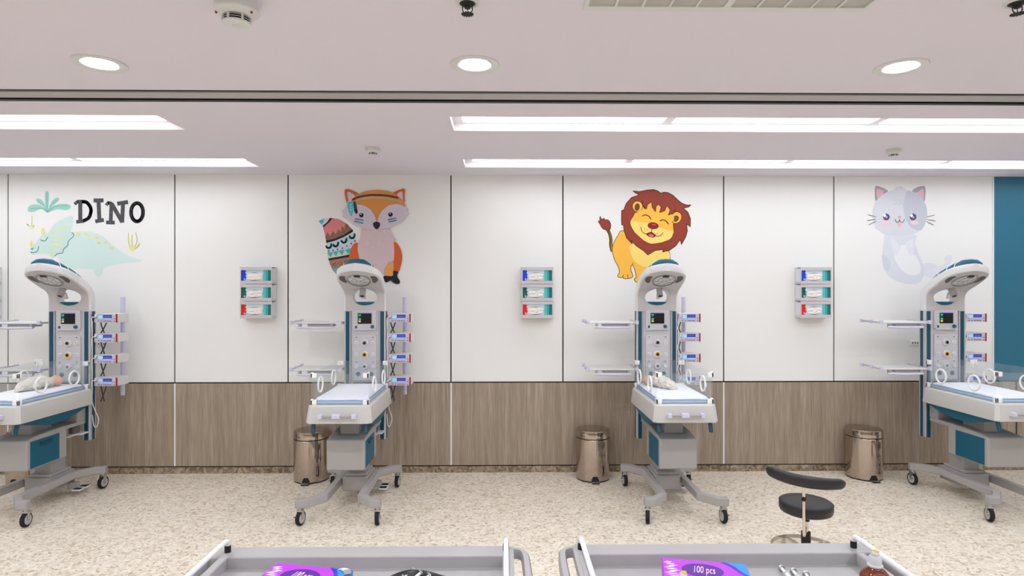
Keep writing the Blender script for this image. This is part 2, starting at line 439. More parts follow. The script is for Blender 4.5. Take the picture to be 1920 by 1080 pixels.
def sprinkler(x, y, label):
    t = tag(empty('fire_sprinkler', (x, y, CEIL)), label, 'sprinkler', 'fire sprinklers')
    MB().lathe([(.045, 0), (.045, -.003), (.036, -.006), (.033, -.004)], n=32).build('escutcheon', M['fixture'], t)
    MB().lathe([(.033, -.001), (.024, -.008), (.012, -.014), (.011, -.02), (.0001, -.02)], n=24).build('body', M['black'], t)
    mb = MB()
    for s in (-1, 1): mb.tube(smoothed([(s*.016, 0, -.01), (s*.018, 0, -.024), (s*.014, 0, -.034), (0, 0, -.041)], False, 4), .0019, 8)
    mb.tube([(0, 0, -.02), (0, 0, -.041)], .0011, 8)
    mb.build('frame', M['black'], t)
    mb = MB().lathe([(.016, -.041), (.017, -.043), (.0001, -.043)], n=24)
    for k in range(14): mb.obox((.018*math.cos(k*PI/7), .018*math.sin(k*PI/7), -.042), (.009, .0045, .002), (0, 0, k*PI/7))
    mb.build('deflector', M['black'], t)
sprinkler(-.131, 2.195, 'black fire sprinkler head at the top middle of the ceiling')
sprinkler(1.868, 2.165, 'black fire sprinkler head in the top right corner of the ceiling')

t = tag(empty('ceiling_air_vent', (.82, 1.935, CEIL)), 'long white ceiling air grille with grey cells at the top edge', 'air vent')
mb = MB(); hx, hy = .525, .30
mb.box(-hx, hx, hy-.034, hy, -.008, 0).box(-hx, hx, -hy, -hy+.018, -.008, 0).box(-hx, -hx+.016, -hy+.018, hy-.034, -.008, 0).box(hx-.016, hx, -hy+.018, hy-.034, -.008, 0).box(-.013, .013, -hy+.018, hy-.034, -.008, 0)
mb.build('frame', M['fixture'], t, smooth=False)
for s in (-1, 1):
    for k in range(1, 5):
        x = s*(.013+k*(hx-.016-.013)/5); MB().box(x-.004, x+.004, -hy+.018, hy-.034, -.008, 0).build('grille_bar', M['fixture'], t, smooth=False)
MB().box(-hx+.016, hx-.016, -hy+.018, hy-.034, -.0015, -.0005).build('filter_mesh', M['ventgrey'], t, smooth=False)

# ------------------------------------------------------------------ infant warmer
Y0 = 4.78
def Lc(x, Y, z): return (x, Y-Y0, z)
def bx(mb, x0, x1, ya, yb, z0, z1, m=0): return mb.box(x0, x1, ya-Y0, yb-Y0, z0, z1, m)

def applied_boolean(o, cutter_mb):
    c = cutter_mb.build('cutter', M['grey'])
    md = o.modifiers.new('b', 'BOOLEAN'); md.operation = 'DIFFERENCE'; md.object = c; md.solver = 'EXACT'
    bpy.context.view_layer.update()
    dg = bpy.context.evaluated_depsgraph_get()
    me = bpy.data.meshes.new_from_object(o.evaluated_get(dg))
    o.modifiers.clear(); o.data = me
    bpy.data.objects.remove(c)
    me.polygons.foreach_set('use_smooth', [True]*len(me.polygons)); me.set_sharp_from_angle(angle=math.radians(40))

def make_warmer():
    t = empty('infant_warmer', (0, Y0, 0))
    # --- column
    bx(MB(), -.119, .119, 5.158, 5.222, .60, 1.506).build('column_panel', M['panelgrey'], t, bevel=.004)
    for s in (-1, 1):
        a, b = sorted((s*.121, s*.176))
        p = bx(MB(), a, b, 5.15, 5.23, .41, 1.504).build('column_post', M['alu'], t, bevel=.006)
        a, b = sorted((s*.131, s*.162))
        bx(MB(), a, b, 5.1465, 5.151, .412, 1.500).build('front_strip', M['tealdark'], p, smooth=False)
        a, b = sorted((s*.1755, s*.179))
        bx(MB(), a, b, 5.178, 5.208, .412, 1.500).build('side_strip', M['tealdark'], p, smooth=False)
    # --- control module with monitor
    z = lambda y: CAM_H-(y-540)*.004535
    arc = [(x, z(580)-.010*(x/.1)**2) for x in [(-.1+.2*k/10) for k in range(11)]]
    arcb = [(x, z(619.5)+.012*(x/.1)**2) for x in [(.1-.2*k/10) for k in range(11)]]
    cm = MB().prism(arc+arcb, 5.140-Y0, 5.160-Y0, 'XZ').build('control_module', M['panelgrey'], t, bevel=.004)
    sc = bx(MB(), -.058, .059, 5.137, 5.1405, z(607), z(587)).build('monitor_screen', M['screen'], cm, smooth=False)
    SEG = {'0': 'abcdef', '3': 'abgcd', '5': 'afgcd', '8': 'abcdefg', '2': 'abged'}
    def digits(s, x, zz, h, m):
        mb = MB(); w_ = h*.6; tk = h*.17
        for ch in s:
            for sg in SEG[ch]:
                r = {'a': (0, w_, h-tk, h), 'g': (0, w_, h/2-tk/2, h/2+tk/2), 'd': (0, w_, 0, tk), 'f': (0, tk, h/2, h), 'b': (w_-tk, w_, h/2, h), 'e': (0, tk, 0, h/2), 'c': (w_-tk, w_, 0, h/2)}[sg]
                bx(mb, x+r[0], x+r[1], 5.1358, 5.1372, zz+r[2], zz+r[3])
            x += w_*1.35
        mb.build('readout', m, cm, smooth=False)
    digits('80', -.051, z(590.5)-.008, .014, M['green']); digits('35', -.051, z(598)-.009, .014, M['cyan']); digits('30', -.051, z(602)-.009, .013, M['yellow'])
    mb = MB(); bx(mb, -.05, -.036, 5.1358, 5.1372, z(594.6), z(593.6)); mb.build('readout', M['magenta'], cm, smooth=False)
    mb = MB(); bx(mb, -.058, .059, 5.1358, 5.1372, z(588), z(587)); mb.build('status_bar', M['scrblue'], cm, smooth=False)
    bx(MB(), -.079, -.066, 5.134, 5.141, z(615.2), z(610.8)).build('button', M['tealdark'], cm, bevel=.001)
    MB().lathe([(.0145, 5.141-Y0), (.014, 5.125-Y0), (.011, 5.121-Y0), (.0001, 5.121-Y0)], (.066, 0, z(612.4)), 'Y', 20).build('knob', M['tealp'], cm)
    bx(MB(), -.098, .098, 5.136, 5.141, z(618.6), z(617.6)).build('module_lip', M['body'], cm)
    # --- outlet module
    arc = [(x, z(626.5)-.008*(x/.1)**2) for x in [(-.1+.2*k/10) for k in range(11)]]
    om = MB().prism(arc+[(.1, z(714)), (-.1, z(714))], 5.144-Y0, 5.160-Y0, 'XZ').build('outlet_module', M['panelgrey'], t, bevel=.004)
    for sx in (-.07, .07):
        for yy in (643, 665):
            po = MB().lathe([(.0185, 5.1445-Y0), (.0185, 5.140-Y0), (.0165, 5.1385-Y0), (.0001, 5.1385-Y0)], (sx, 0, z(yy)), 'Y', 22).build('power_outlet', M['body'], om)
            mb = MB(); bx(mb, sx-.008, sx-.0055, 5.1375, 5.1387, z(yy)-.002, z(yy)+.008); bx(mb, sx+.0055, sx+.008, 5.1375, 5.1387, z(yy)-.002, z(yy)+.008)
            bx(mb, sx-.0025, sx+.0025, 5.1375, 5.1387, z(yy)-.012, z(yy)-.007); mb.build('slot', M['black'], po, smooth=False)
        MB().lathe([(.0165, 5.1445-Y0), (.015, 5.133-Y0), (.0001, 5.131-Y0)], (sx, 0, z(687.5)), 'Y', 18).build('dial', M['body'], om)
        for yy in (632.5, 678.8):
            mb = MB().prism([(sx-.007, z(yy)-.0035), (sx+.007, z(yy)-.0035), (sx+.003, z(yy)+.0045), (sx-.003, z(yy)+.0045)], 5.142-Y0, 5.1445-Y0, 'XZ').build('marker', M['darkgrey'], om, smooth=False)
        MB().lathe([(.0185, 5.1445-Y0), (.0185, 5.141-Y0), (.017, 5.1395-Y0), (.0001, 5.1395-Y0)], (sx*.79, 0, z(701.6)), 'Y', 24).build('accent_disc', M['tealp'], om)
    for yy, mm, R in ((643, M['silver'], .0295), (665, M['amber'], .0295), (687, M['lav'], .026)):
        gp = MB().lathe([(R, 5.1445-Y0), (R, 5.132-Y0), (R*.9, 5.129-Y0), (R*.72, 5.129-Y0), (R*.72, 5.135-Y0), (.0001, 5.135-Y0)], (0, 0, z(yy)), 'Y', 28).build('gas_port', M['body'], om)
        MB().torus(Lc(0, 5.129, z(yy)), R*.56, R*.16, 'Y', 24, 8).build('port_collar', mm, gp)
        MB().lathe([(R*.42, 5.136-Y0), (R*.42, 5.128-Y0), (.0001, 5.128-Y0)], (0, 0, z(yy)), 'Y', 18).build('port_core', M['black'] if yy < 687 else M['darkgrey'], gp)
    bx(MB(), -.1, .1, 5.145, 5.158, .882, .897).build('column_seam', M['darkgrey'], t, smooth=False)
    # --- hood
    U = smoothed([(5.15, 1.504), (5.15, 1.60), (5.14, 1.645), (5.10, 1.68), (5.03, 1.716), (4.94, 1.766), (4.81, 1.837)], False, 5)
    T = smoothed([(5.23, 1.504), (5.23, 1.62), (5.205, 1.69), (5.14, 1.75), (5.05, 1.795), (4.95, 1.838), (4.82, 1.899)], False, 5)
    secs = []
    hs = []
    for i in range(len(U)):
        Yc = U[i][0]
        hs.append((U[i], T[i]))
    def halfw(Yc):
        if Yc > 4.955:
            k = min(1, max(0, (5.13-Yc)/.15)); return .178+.006*k
        s = (4.955-Yc)/(4.955-4.81); return .182*math.sqrt(max(0., 1-s**2.3))**.95
    extra = []
    # densify towards the tip
    Ud, Td = [], []
    for k in range(len(U)-1):
        q = 3 if k > len(U)-7 else 1
        for j in range(q):
            f = j/q
            Ud.append(tuple(a*(1-f)+b*f for a, b in zip(U[k], U[k+1]))); Td.append(tuple(a*(1-f)+b*f for a, b in zip(T[k], T[k+1])))
    f = .96; Ud.append(tuple(a*(1-f)+b*f for a, b in zip(Ud[-1], U[-1]))); Td.append(tuple(a*(1-f)+b*f for a, b in zip(Td[-1], T[-1])))
    Ud.append(U[-1]); Td.append(T[-1])
    for u, v in zip(Ud, Td):
        w_ = max(.02, halfw(u[0])); b = min(.012, w_*.3)
        def P(x, f): return Lc(x, u[0]+(v[0]-u[0])*f, u[1]+(v[1]-u[1])*f)
        secs.append([P(-w_+b, 0), P(w_-b, 0), P(w_, .10), P(w_, .75), P(w_-b, .93), P(w_-b*2.2, 1), P(-w_+b*2.2, 1), P(-w_+b, .93), P(-w_, .75), P(-w_, .10)])
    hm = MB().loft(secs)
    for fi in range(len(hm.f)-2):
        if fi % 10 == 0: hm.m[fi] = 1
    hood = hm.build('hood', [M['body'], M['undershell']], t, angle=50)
    applied_boolean_pending.append((hood, [(x, zz) for x, zz in ell(0, 1.622, .104, .072, 40)]))
    seg = [(x, zz) for x, zz in ell(0, 1.622, .101, .0695, 40) if zz < 1.590]
    seg.sort(key=lambda q: math.atan2(q[1]-1.622, q[0]))
    MB().prism(seg, 5.158-Y0, 5.222-Y0, 'XZ').build('hood_insert', M['tealp'], hood, smooth=False)
    # lens plane: through (4.94,1.766) with slope of the underside
    sl = math.atan2(1.837-1.766, 4.94-4.81)
    ux, uy = Vector((1, 0, 0)), Vector((0, -math.cos(sl), math.sin(sl))); nn = ux.cross(uy); nn = nn if nn.z < 0 else -nn
    c0 = Vector(Lc(0, 4.935, 1.7695))
    def H(a, b, h=0): return c0+ux*a+uy*b+nn*h
    Mr = Matrix((ux, uy, nn)).transposed()
    mb = MB(); mb.loft([[H(r*math.cos(a), r*math.sin(a), h) for a in (2*PI*k/36 for k in range(36))] for r, h in ((.094, -.004), (.094, .006), (.088, .010), (.06, .014), (.02, .016), (.001, .016))])
    lens = mb.build('heater_lens', M['lens'], hood)
    mb = MB(); mb.torus(H(0, 0, .011), .093, .0035, 'Z', 40, 6, M=Mr); mb.torus(H(0, 0, .017), .055, .0014, 'Z', 32, 5, M=Mr); mb.torus(H(0, 0, .013), .082, .0014, 'Z', 36, 5, M=Mr)
    for k in range(7):
        a = 2*PI*k/7+.35; mb.tube([H(.008*math.cos(a), .008*math.sin(a), .019), H(.055*math.cos(a+.1), .055*math.sin(a+.1), .017), H(.092*math.cos(a+.2), .092*math.sin(a+.2), .011)], .0014, 6)
    mb.build('guard_wire', M['wiregrey'], lens)
    mb = MB(); mb.loft([[H(x, y, h) for x, y in ((-.028, .062), (.028, .062), (.022, .084), (-.022, .084))] for h in (.008, .016)]); mb.build('lens_latch', M['black'], lens, smooth=False)
    for s in (-1, 1):
        outl = [(s*a, b) for a, b in smoothed([(.100, .045), (.118, .056), (.142, .05), (.156, .02), (.15, -.02), (.128, -.05), (.112, -.055), (.104, -.03), (.108, .0), (.106, .025)], True, 4)]
        mb = MB(); mb.loft([[H(a, b, h) for a, b in outl] for h in (-.004, .0015)]); mb.build('lamp_recess', M['darkgrey'], hood, smooth=False)
    # sensor hanging in the hood opening
    mb = MB(); mb.tube([Lc(0, 5.09, 1.712), Lc(0, 5.065, 1.665), Lc(0, 5.045, 1.632)], .0245, 20); mb.tube([Lc(0, 5.046, 1.633), Lc(0, 5.0445, 1.630)], .0155, 16, 1)
    mb.build('sensor_head', [M['grey'], M['black']], hood)
    MB().tube([Lc(0, 5.10, 1.655), Lc(0, 5.12, 1.61)], .015, 12).build('sensor_mount', M['alu'], hood)
    # teal cover on top
    secs = []
    TT = smoothed([(5.185, 1.722), (5.15, 1.748), (5.05, 1.796), (4.96, 1.834), (4.875, 1.874), (4.835, 1.892)], False, 4)
    for i, (yy, zz) in enumerate(TT):
        f = i/(len(TT)-1); w_ = .145*math.sin(PI*min(1, .12+f*.86))**.45; h_ = .078*math.sin(PI*min(1, .04+f*.86))**.8
        secs.append([Lc(-w_, yy, zz-.004), Lc(-w_*.9, yy, zz+h_*.45), Lc(-w_*.5, yy, zz+h_*.9), Lc(0, yy, zz+h_), Lc(w_*.5, yy, zz+h_*.9), Lc(w_*.9, yy, zz+h_*.45), Lc(w_, yy, zz-.004)])
    tcv = MB().loft(secs).build('top_cover', M['tealp'], hood, angle=60)
    for q in (8, 12, 15):
        pts_ = [Vector(p) for p in secs[q]]
        MB().tube([p+Vector((0, 0, .001)) for p in pts_], .0035, 6).build('cover_rib', M['whitestrip'], tcv)
    # --- bed tray
    yf, yr = 4.325, 5.12
    def ring(hw, a, b, zz, c=.022): return [Lc(*p) for p in ((-hw+c, a, zz), (hw-c, a, zz), (hw, a+c, zz), (hw, b-c, zz), (hw-c, b, zz), (-hw+c, b, zz), (-hw, b-c, zz), (-hw, a+c, zz))]
    tray = MB().loft([ring(.232, yf, yr, .728), ring(.236, yf-.002, yr, .738), ring(.222, yf+.012, yr, .848), ring(.214, yf+.02, yr-.006, .858), ring(.19, yf+.05, yr-.03, .859)]).build('bed_tray', M['trayshell'], t, angle=30)
    MB().tube([Lc(-.125, 4.307, .783), Lc(.125, 4.307, .783)], .009, 10).build('front_rail', M['grey'], tray)
    for x, w_ in ((-.125, .03), (-.012, .057), (.115, .03)):
        bx(MB(), x-w_/2, x+w_/2, 4.290, 4.333, .769, .798).build('rail_clamp', M['lav'], tray, bevel=.003)
    for sx in (-1, 1):
        MB().obox(Lc(sx*.19, 4.362, .692), (.028, .022, .085), (-.3, 0, 0)).build('release_lever', M['tealdark'], tray, bevel=.009, seg=3)
    belly = [(5.11, .73), (4.45, .73)] + [(yy, zz) for yy, zz in smoothed([(4.45, .727), (4.53, .682), (4.66, .656), (4.80, .657), (4.95, .682), (5.11, .727)], False, 5)]
    MB().prism([(yy-Y0, zz) for yy, zz in belly], -.208, .208, 'YZ').build('belly_pan', M['tealp'], t, bevel=.006)
    # --- acrylic walls, clips and access ports
    zt, zb = 1.088, .862
    for s in (-1, 1):
        pan = bx(MB(), s*.203-.002, s*.203+.002, 4.365, 5.085, zb, zt).build('side_wall', M['acrylic'], t, smooth=False)
        for yy in (4.575, 4.925):
            MB().torus(Lc(s*.203, yy, .972), .0565, .0068, 'X', 36, 8).build('access_port', M['clip'], pan)
    bx(MB(), -.188, .188, 4.356, 4.360, zb, zt-.008).build('front_wall', M['acrylic'], t, smooth=False)
    bx(MB(), -.188, .188, 5.090, 5.094, zb, zt).build('rear_wall', M['acrylic'], t, smooth=False)
    for sx in (-1, 1):
        for yy in (4.362, 5.088):
            for z0, z1 in ((.858, .898), (1.052, 1.09)):
                mb = MB(); d = 1 if yy < 4.7 else -1
                a, b = sorted((sx*.209, sx*.166)); bx(mb, a, b, yy-.008, yy+.008, z0, z1-.004)
                a, b = sorted((sx*.209, sx*.195)); a2, b2 = sorted((yy-d*.008, yy+d*.03)); bx(mb, a, b, a2, b2, z0, z1)
                mb.build('corner_clip', M['clip'], t, bevel=.003)
    # port latch tab on the right wall
    bx(MB(), .200, .208, 4.50, 4.535, .957, .985).build('port_latch', M['clip'], t, bevel=.002)
    # --- lift neck, cabinet, arm, post, hub
    bx(MB(), -.072, .072, 4.64, 4.86, .56, .67).build('lift_neck', M['grey'], t, bevel=.006)
    prof = [(4.516, .336)] + smoothed([(4.516, .564), (4.60, .577), (4.75, .590), (4.93, .592)], False, 4) + [(4.93, .336)]
    cab = MB().prism([(a-Y0, b) for a, b in prof], -.143, .143, 'YZ').build('storage_cabinet', M['grey'], t, bevel=.012, seg=3)
    for s in (-1, 1):
        dr = bx(MB(), s*.143-.003, s*.143+.003, 4.548, 4.842, .347, .549).build('drawer_front', M['tealp'], cab, bevel=.002)
        if s > 0:
            bx(MB(), .144, .157, 4.64, 4.765, .502, .527).build('handle', M['tealdark'], dr, bevel=.005)
    bx(MB(), -.140, .140, 4.90, 5.150, .556, .588).build('mounting_arm', M['grey'], t, bevel=.006)
    bx(MB(), -.14, .14, 5.05, 5.152, .588, .70).build('arm_bracket', M['grey'], t, bevel=.005)
    MB().lathe([(.036, .488), (.038, .50), (.038, .556)], Lc(.085, 5.09, 0), 'Z', 24).build('canister', M['darkgrey'], t)
    mb = MB(); bx(mb, .045, .165, 5.06, 5.15, .475, .489); bx(mb, .10, .13, 4.95, 5.06, .478, .488); mb.build('canister_bracket', M['body'], t, bevel=.003)
    bx(MB(), -.072, .072, 4.86, 5.02, .21, .56).build('lift_post', M['grey'], t, bevel=.012, seg=3)
    mb = MB(); bx(mb, -.088, .088, 4.82, 5.06, .195, .222); mb.build('post_collar', M['grey'], t, bevel=.01)
    bx(MB(), -.103, .103, 4.80, 5.08, .085, .198).build('base_hub', M['grey'], t, bevel=.01)
    for s in (-1, 1):
        pl = [(s*.305, 4.328), (s*.235, 4.328), (s*.135, 4.445), (s*.130, 5.02), (s*.225, 5.138), (s*.312, 5.158)]
        poly = [(a, b-Y0) for a, b in offset_path(pl, .052)]
        MB().prism(poly, .13, .19).build('base_rail', M['alu'] if False else M['grey'], t, bevel=.007, seg=1)
    k = 0
    for sx, yy, ang in ((-1, 4.34, -.25), (1, 4.34, .08), (-1, 5.165, .1), (1, 5.165, -.12)):
        cs = MB()
        x = sx*.275; R = .052
        ca, sa = math.cos(ang), math.sin(ang)
        def Wp(a, b, zz): return Lc(x+a*ca-b*sa, yy+a*sa+b*ca, zz)
        Mz = Matrix.Rotation(ang, 3, 'Z')
        mb = MB(); mb.tube([Wp(0, 0, .105), Wp(0, 0, .133)], .016, 14)
        mb.add([Wp(a, b, c) for c in (.100, .113) for b in (-.018, .018) for a in (-.02, .02)], [(0,2,3,1),(4,5,7,6),(0,1,5,4),(2,6,7,3),(0,4,6,2),(1,3,7,5)])
        for q in (-1, 1):
            mb.add([Wp(q*.0195+q*a, b*s_, c) for c, s_ in ((.045, .6), (.105, 1)) for b in (-.016, .016) for a in (-.0015, .0015)], [(0,2,3,1),(4,5,7,6),(0,1,5,4),(2,6,7,3),(0,4,6,2),(1,3,7,5)])
        ca_ = mb.build('caster', M['silver'], t)
        def disc(prof):
            secs = []
            for r, h in prof:
                secs.append([Wp(h, r*math.cos(2*PI*q/28), R+r*math.sin(2*PI*q/28)) for q in range(28)])
            return MB().loft(secs)
        disc([(.030, -.0145), (.046, -.0145), (R, -.009), (R, .009), (.046, .0145), (.030, .0145)]).build('tire', M['blackrubber'], ca_)
        disc([(.0001, -.0165), (.012, -.0165), (.036, -.0155), (.0375, -.013), (.0375, .013), (.036, .0155), (.012, .0165), (.0001, .0165)]).build('wheel_hub', M['wheelgrey'], ca_)
        MB().tube([Wp(sx*.021, -.005, .055), Wp(sx*.03, -.04, .068)], .004, 8).build('brake_lever', M['silver'], ca_)
    for yy in (4.985, 5.06):
        mb = bx(MB(), .155, .225, yy-.028, yy+.028, .043, .056); pd = mb.build('foot_pedal', M['body'], t, bevel=.005)
        bx(MB(), .163, .217, yy-.02, yy+.02, .056, .060).build('pedal_pad', M['black'], pd, smooth=False)
    bx(MB(), .09, .165, 5.0, 5.045, .05, .10).build('pedal_bracket', M['grey'], t)
    # --- side shelves
    for zs in (1.405, 1.010):
        sh = bx(MB(), -.592, -.195, 5.085, 5.35, zs-.008, zs+.006).build('side_shelf', M['plate'], t, bevel=.005)
        mb = MB(); mb.tube(smoothed([Lc(-.55, 5.075, zs-.037), Lc(-.40, 5.062, zs-.041), Lc(-.245, 5.075, zs-.037)], False, 5), .0095, 10)
        mb.build('shelf_handle', M['lav'], sh)
        bx(MB(), -.47, -.26, 5.10, 5.2, zs-.03, zs-.008).build('shelf_bracket', M['grey'], sh)
        for q in (-.53, -.26):
            bx(MB(), q-.01, q+.01, 5.07, 5.10, zs-.040, zs-.006).build('handle_mount', M['grey'], sh)
        MB().tube([Lc(-.603, 5.08, zs+.004), Lc(-.603, 5.36, zs+.010)], .006, 8).build('side_rail', M['alu'], sh)
        MB().tube([Lc(-.187, 5.08, zs+.004), Lc(-.187, 5.36, zs+.010)], .006, 8).build('side_rail', M['alu'], sh)
        for qx, qy in ((-.603, 5.08), (-.603, 5.215), (-.603, 5.355), (-.19, 5.075)):
            bx(MB(), qx-.013, qx+.013, qy-.013, qy+.013, zs-.011, zs+.020).build('rail_clamp', M['lav'], sh, bevel=.003)
        bx(MB(), -.20, -.16, 5.20, 5.23, zs-.02, zs+.01).build('column_clamp', M['alu'], sh)
    # --- equipment pole with arms
    pole = MB().tube([Lc(.300, 5.392, .752), Lc(.300, 5.392, 1.618)], .018, 20).build('equipment_pole', M['lav'], t)
    for zs in (1.45, .91):
        mb = MB(); mb.obox(Lc(.235, 5.305, zs), (.02, .21, .03), (0, 0, -.86)); mb.build('pole_arm', M['alu'], t)
    # --- cables and tubes
    for a, b in ((1.40, 1.31), (1.24, 1.13), (1.06, .94), (.86, .72)):
        MB().tube(smoothed([Lc(.200, 5.26, a+.01), Lc(.205, 5.25, a-.02), Lc(.232, 5.25, b)], False, 5), .005, 8).build('power_cable', M['cable'], t)
        MB().tube(smoothed([Lc(.240, 5.27, a+.01), Lc(.222, 5.26, (a+b)/2), Lc(.200, 5.25, b)], False, 5), .005, 8).build('power_cable', M['cable'], t)
    for a in (1.455, 1.287, 1.106, .915):
        MB().tube(smoothed([Lc(.212, 5.168, a), Lc(.196, 5.15, a-.004), Lc(.186, 5.155, a-.03), Lc(.186, 5.165, a-.11)], False, 5), .0038, 8).build('infusion_tube', M['tube'], t)
    MB().tube(smoothed([Lc(.186, 5.165, .86), Lc(.188, 5.16, .74), Lc(.205, 5.17, .66), Lc(.222, 5.19, .58), Lc(.205, 5.19, .515), Lc(.188, 5.18, .53), Lc(.183, 5.17, .62)], False, 6), .0038, 8).build('infusion_tube', M['tube'], t)
    MB().tube([Lc(.186, 5.165, 1.42), Lc(.186, 5.165, .84)], .003, 8).build('infusion_tube', M['tube'], t)
    return t

applied_boolean_pending = []
W0 = make_warmer()
for hood, pts in applied_boolean_pending:
    hood.parent = None; hood.matrix_world = Matrix()
    applied_boolean(hood, MB().prism(pts, 4.95-Y0, 5.4-Y0, 'XZ'))
    hood.parent = W0

WX = [-3.675, -1.18, 1.317, 3.815]
WHO = ['dinosaur', 'fox', 'lion', 'grey cat']
WL = ['white and teal infant warmer below the dinosaur sticker, baby on its bed',
      'white and teal infant warmer below the fox sticker, empty bed',
      'white and teal infant warmer below the lion sticker, swaddled baby on its bed',
      'white and teal infant warmer below the grey cat sticker, cut off by the right edge']
for i, x in enumerate(WX):
    o = W0 if i == 0 else copy_tree(W0)
    o.location = (x, Y0, 0); tag(o, WL[i], 'infant warmer', 'infant warmers along the mural wall')

# --- mattress
def make_mattress():
    t = empty('mattress', (0, Y0, .859))
    def ring(hw, a, b, zz, c=.03):
        return [(p[0], p[1]-Y0, zz-.859) for p in ((-hw+c, a), (hw-c, a), (hw, a+c), (hw, b-c), (hw-c, b), (-hw+c, b), (-hw, b-c), (-hw, a+c))]
    MB().loft([ring(.188, 4.372, 5.075, .8605), ring(.193, 4.368, 5.08, .868), ring(.193, 4.368, 5.08, .884), ring(.186, 4.374, 5.074, .8915)]).build('mattress_pad', M['blue'], t, angle=60)
    MB().loft([ring(.1945, 4.3665, 5.0815, .8835), ring(.1945, 4.3665, 5.0815, .8865)]).build('piping', M['piping'], t, angle=60)
    n = 44; top, secs = [], []
    per = []
    for k in range(n):
        a = 2*PI*k/n; c, s = math.cos(a), math.sin(a)
        ex = math.copysign(abs(c)**.28, c)*.190; ey = math.copysign(abs(s)**.16, s)*.353
        per.append((ex, ey))
    def R(f, zz, j): return [(x*f, y*f+4.724-Y0, zz-.859+j*math.sin(i*1.9)*.0012) for i, (x, y) in enumerate(per)]
    MB().loft([R(.985, .889, 1), R(1.0, .8915, 2), R(.985, .8965, 1.5), R(.93, .901, .5), R(.6, .904, 0), R(.05, .905, 0)]).build('bed_sheet', M['sheet'], t, angle=70)
    return t
m0 = make_mattress()
for i, x in enumerate(WX):
    o = m0 if i == 0 else copy_tree(m0)
    o.location = (x, Y0, .859)
    tag(o, 'pale blue mattress under a white sheet on the warmer bed below the %s sticker' % WHO[i], 'mattress', 'mattresses on the warmer beds')

# --- infusion pumps
def make_pump():
    t = empty('infusion_pump', (0, 0, 0))
    MB().box(-.0965, .0965, .006, .162, 0, .073).build('housing', M['pump'], t, bevel=.003)
    fx = lambda u: -.0965+(u-57)*.000576
    fz = lambda v: .073-(v-232)*.000644
    MB().box(-.0965, fx(372), 0, .0065, .001, .072).build('front_panel', M['pumpface'], t, bevel=.0015)
    MB().box(fx(373), .0965, -.0015, .0065, 0, .073).build('end_strip', M['red'], t, bevel=.001)
    d = MB().box(fx(110), fx(316), -.0015, .001, fz(300), fz(243)).build('display', M['pumpblue'], t, smooth=False)
    MB().box(fx(114), fx(186), -.0022, -.001, fz(297), fz(246)).build('display_field', M['pumplcd'], d, smooth=False)
    MB().box(fx(192), fx(312), -.0022, -.001, fz(298), fz(286)).build('display_field', M['pumplcd'], d, smooth=False)
    MB().box(fx(205), fx(300), -.0022, -.001, fz(266), fz(264)).build('display_field', M['pumplcd'], d, smooth=False)
    for u, v in ((122, 324), (165, 324), (203, 325), (227, 325), (252, 325), (276, 325), (300, 325), (348, 327), (348, 293), (83, 286)):
        MB().lathe([(.0044, 0), (.0042, -.003), (.0001, -.003)], (fx(u), 0, fz(v)), 'Y', 12).build('button', M['pumpbtn'], t)
    MB().lathe([(.009, 0), (.009, -.010), (.0001, -.012)], (fx(86), 0, fz(252)), 'Y', 14).build('tube_connector', M['body'], t)
    MB().box(-.005, .03, .162, .193, .025, .05).build('pole_clamp', M['grey'], t)
    return t
p0 = make_pump(); first = True
for i, x in enumerate(WX):
    for k, (zc, w_) in enumerate(((1.442, 'topmost infusion pump'), (1.274, 'second infusion pump from the top'), (1.095, 'third infusion pump from the top'), (.900, 'lowest infusion pump'))):
        o = p0 if first else copy_tree(p0); first = False
        o.location = (x+.288, 5.18, zc-.0365)
        tag(o, '%s on the pole of the %s warmer' % (w_, WHO[i]), 'infusion pump', 'infusion pumps beside the %s warmer' % WHO[i])

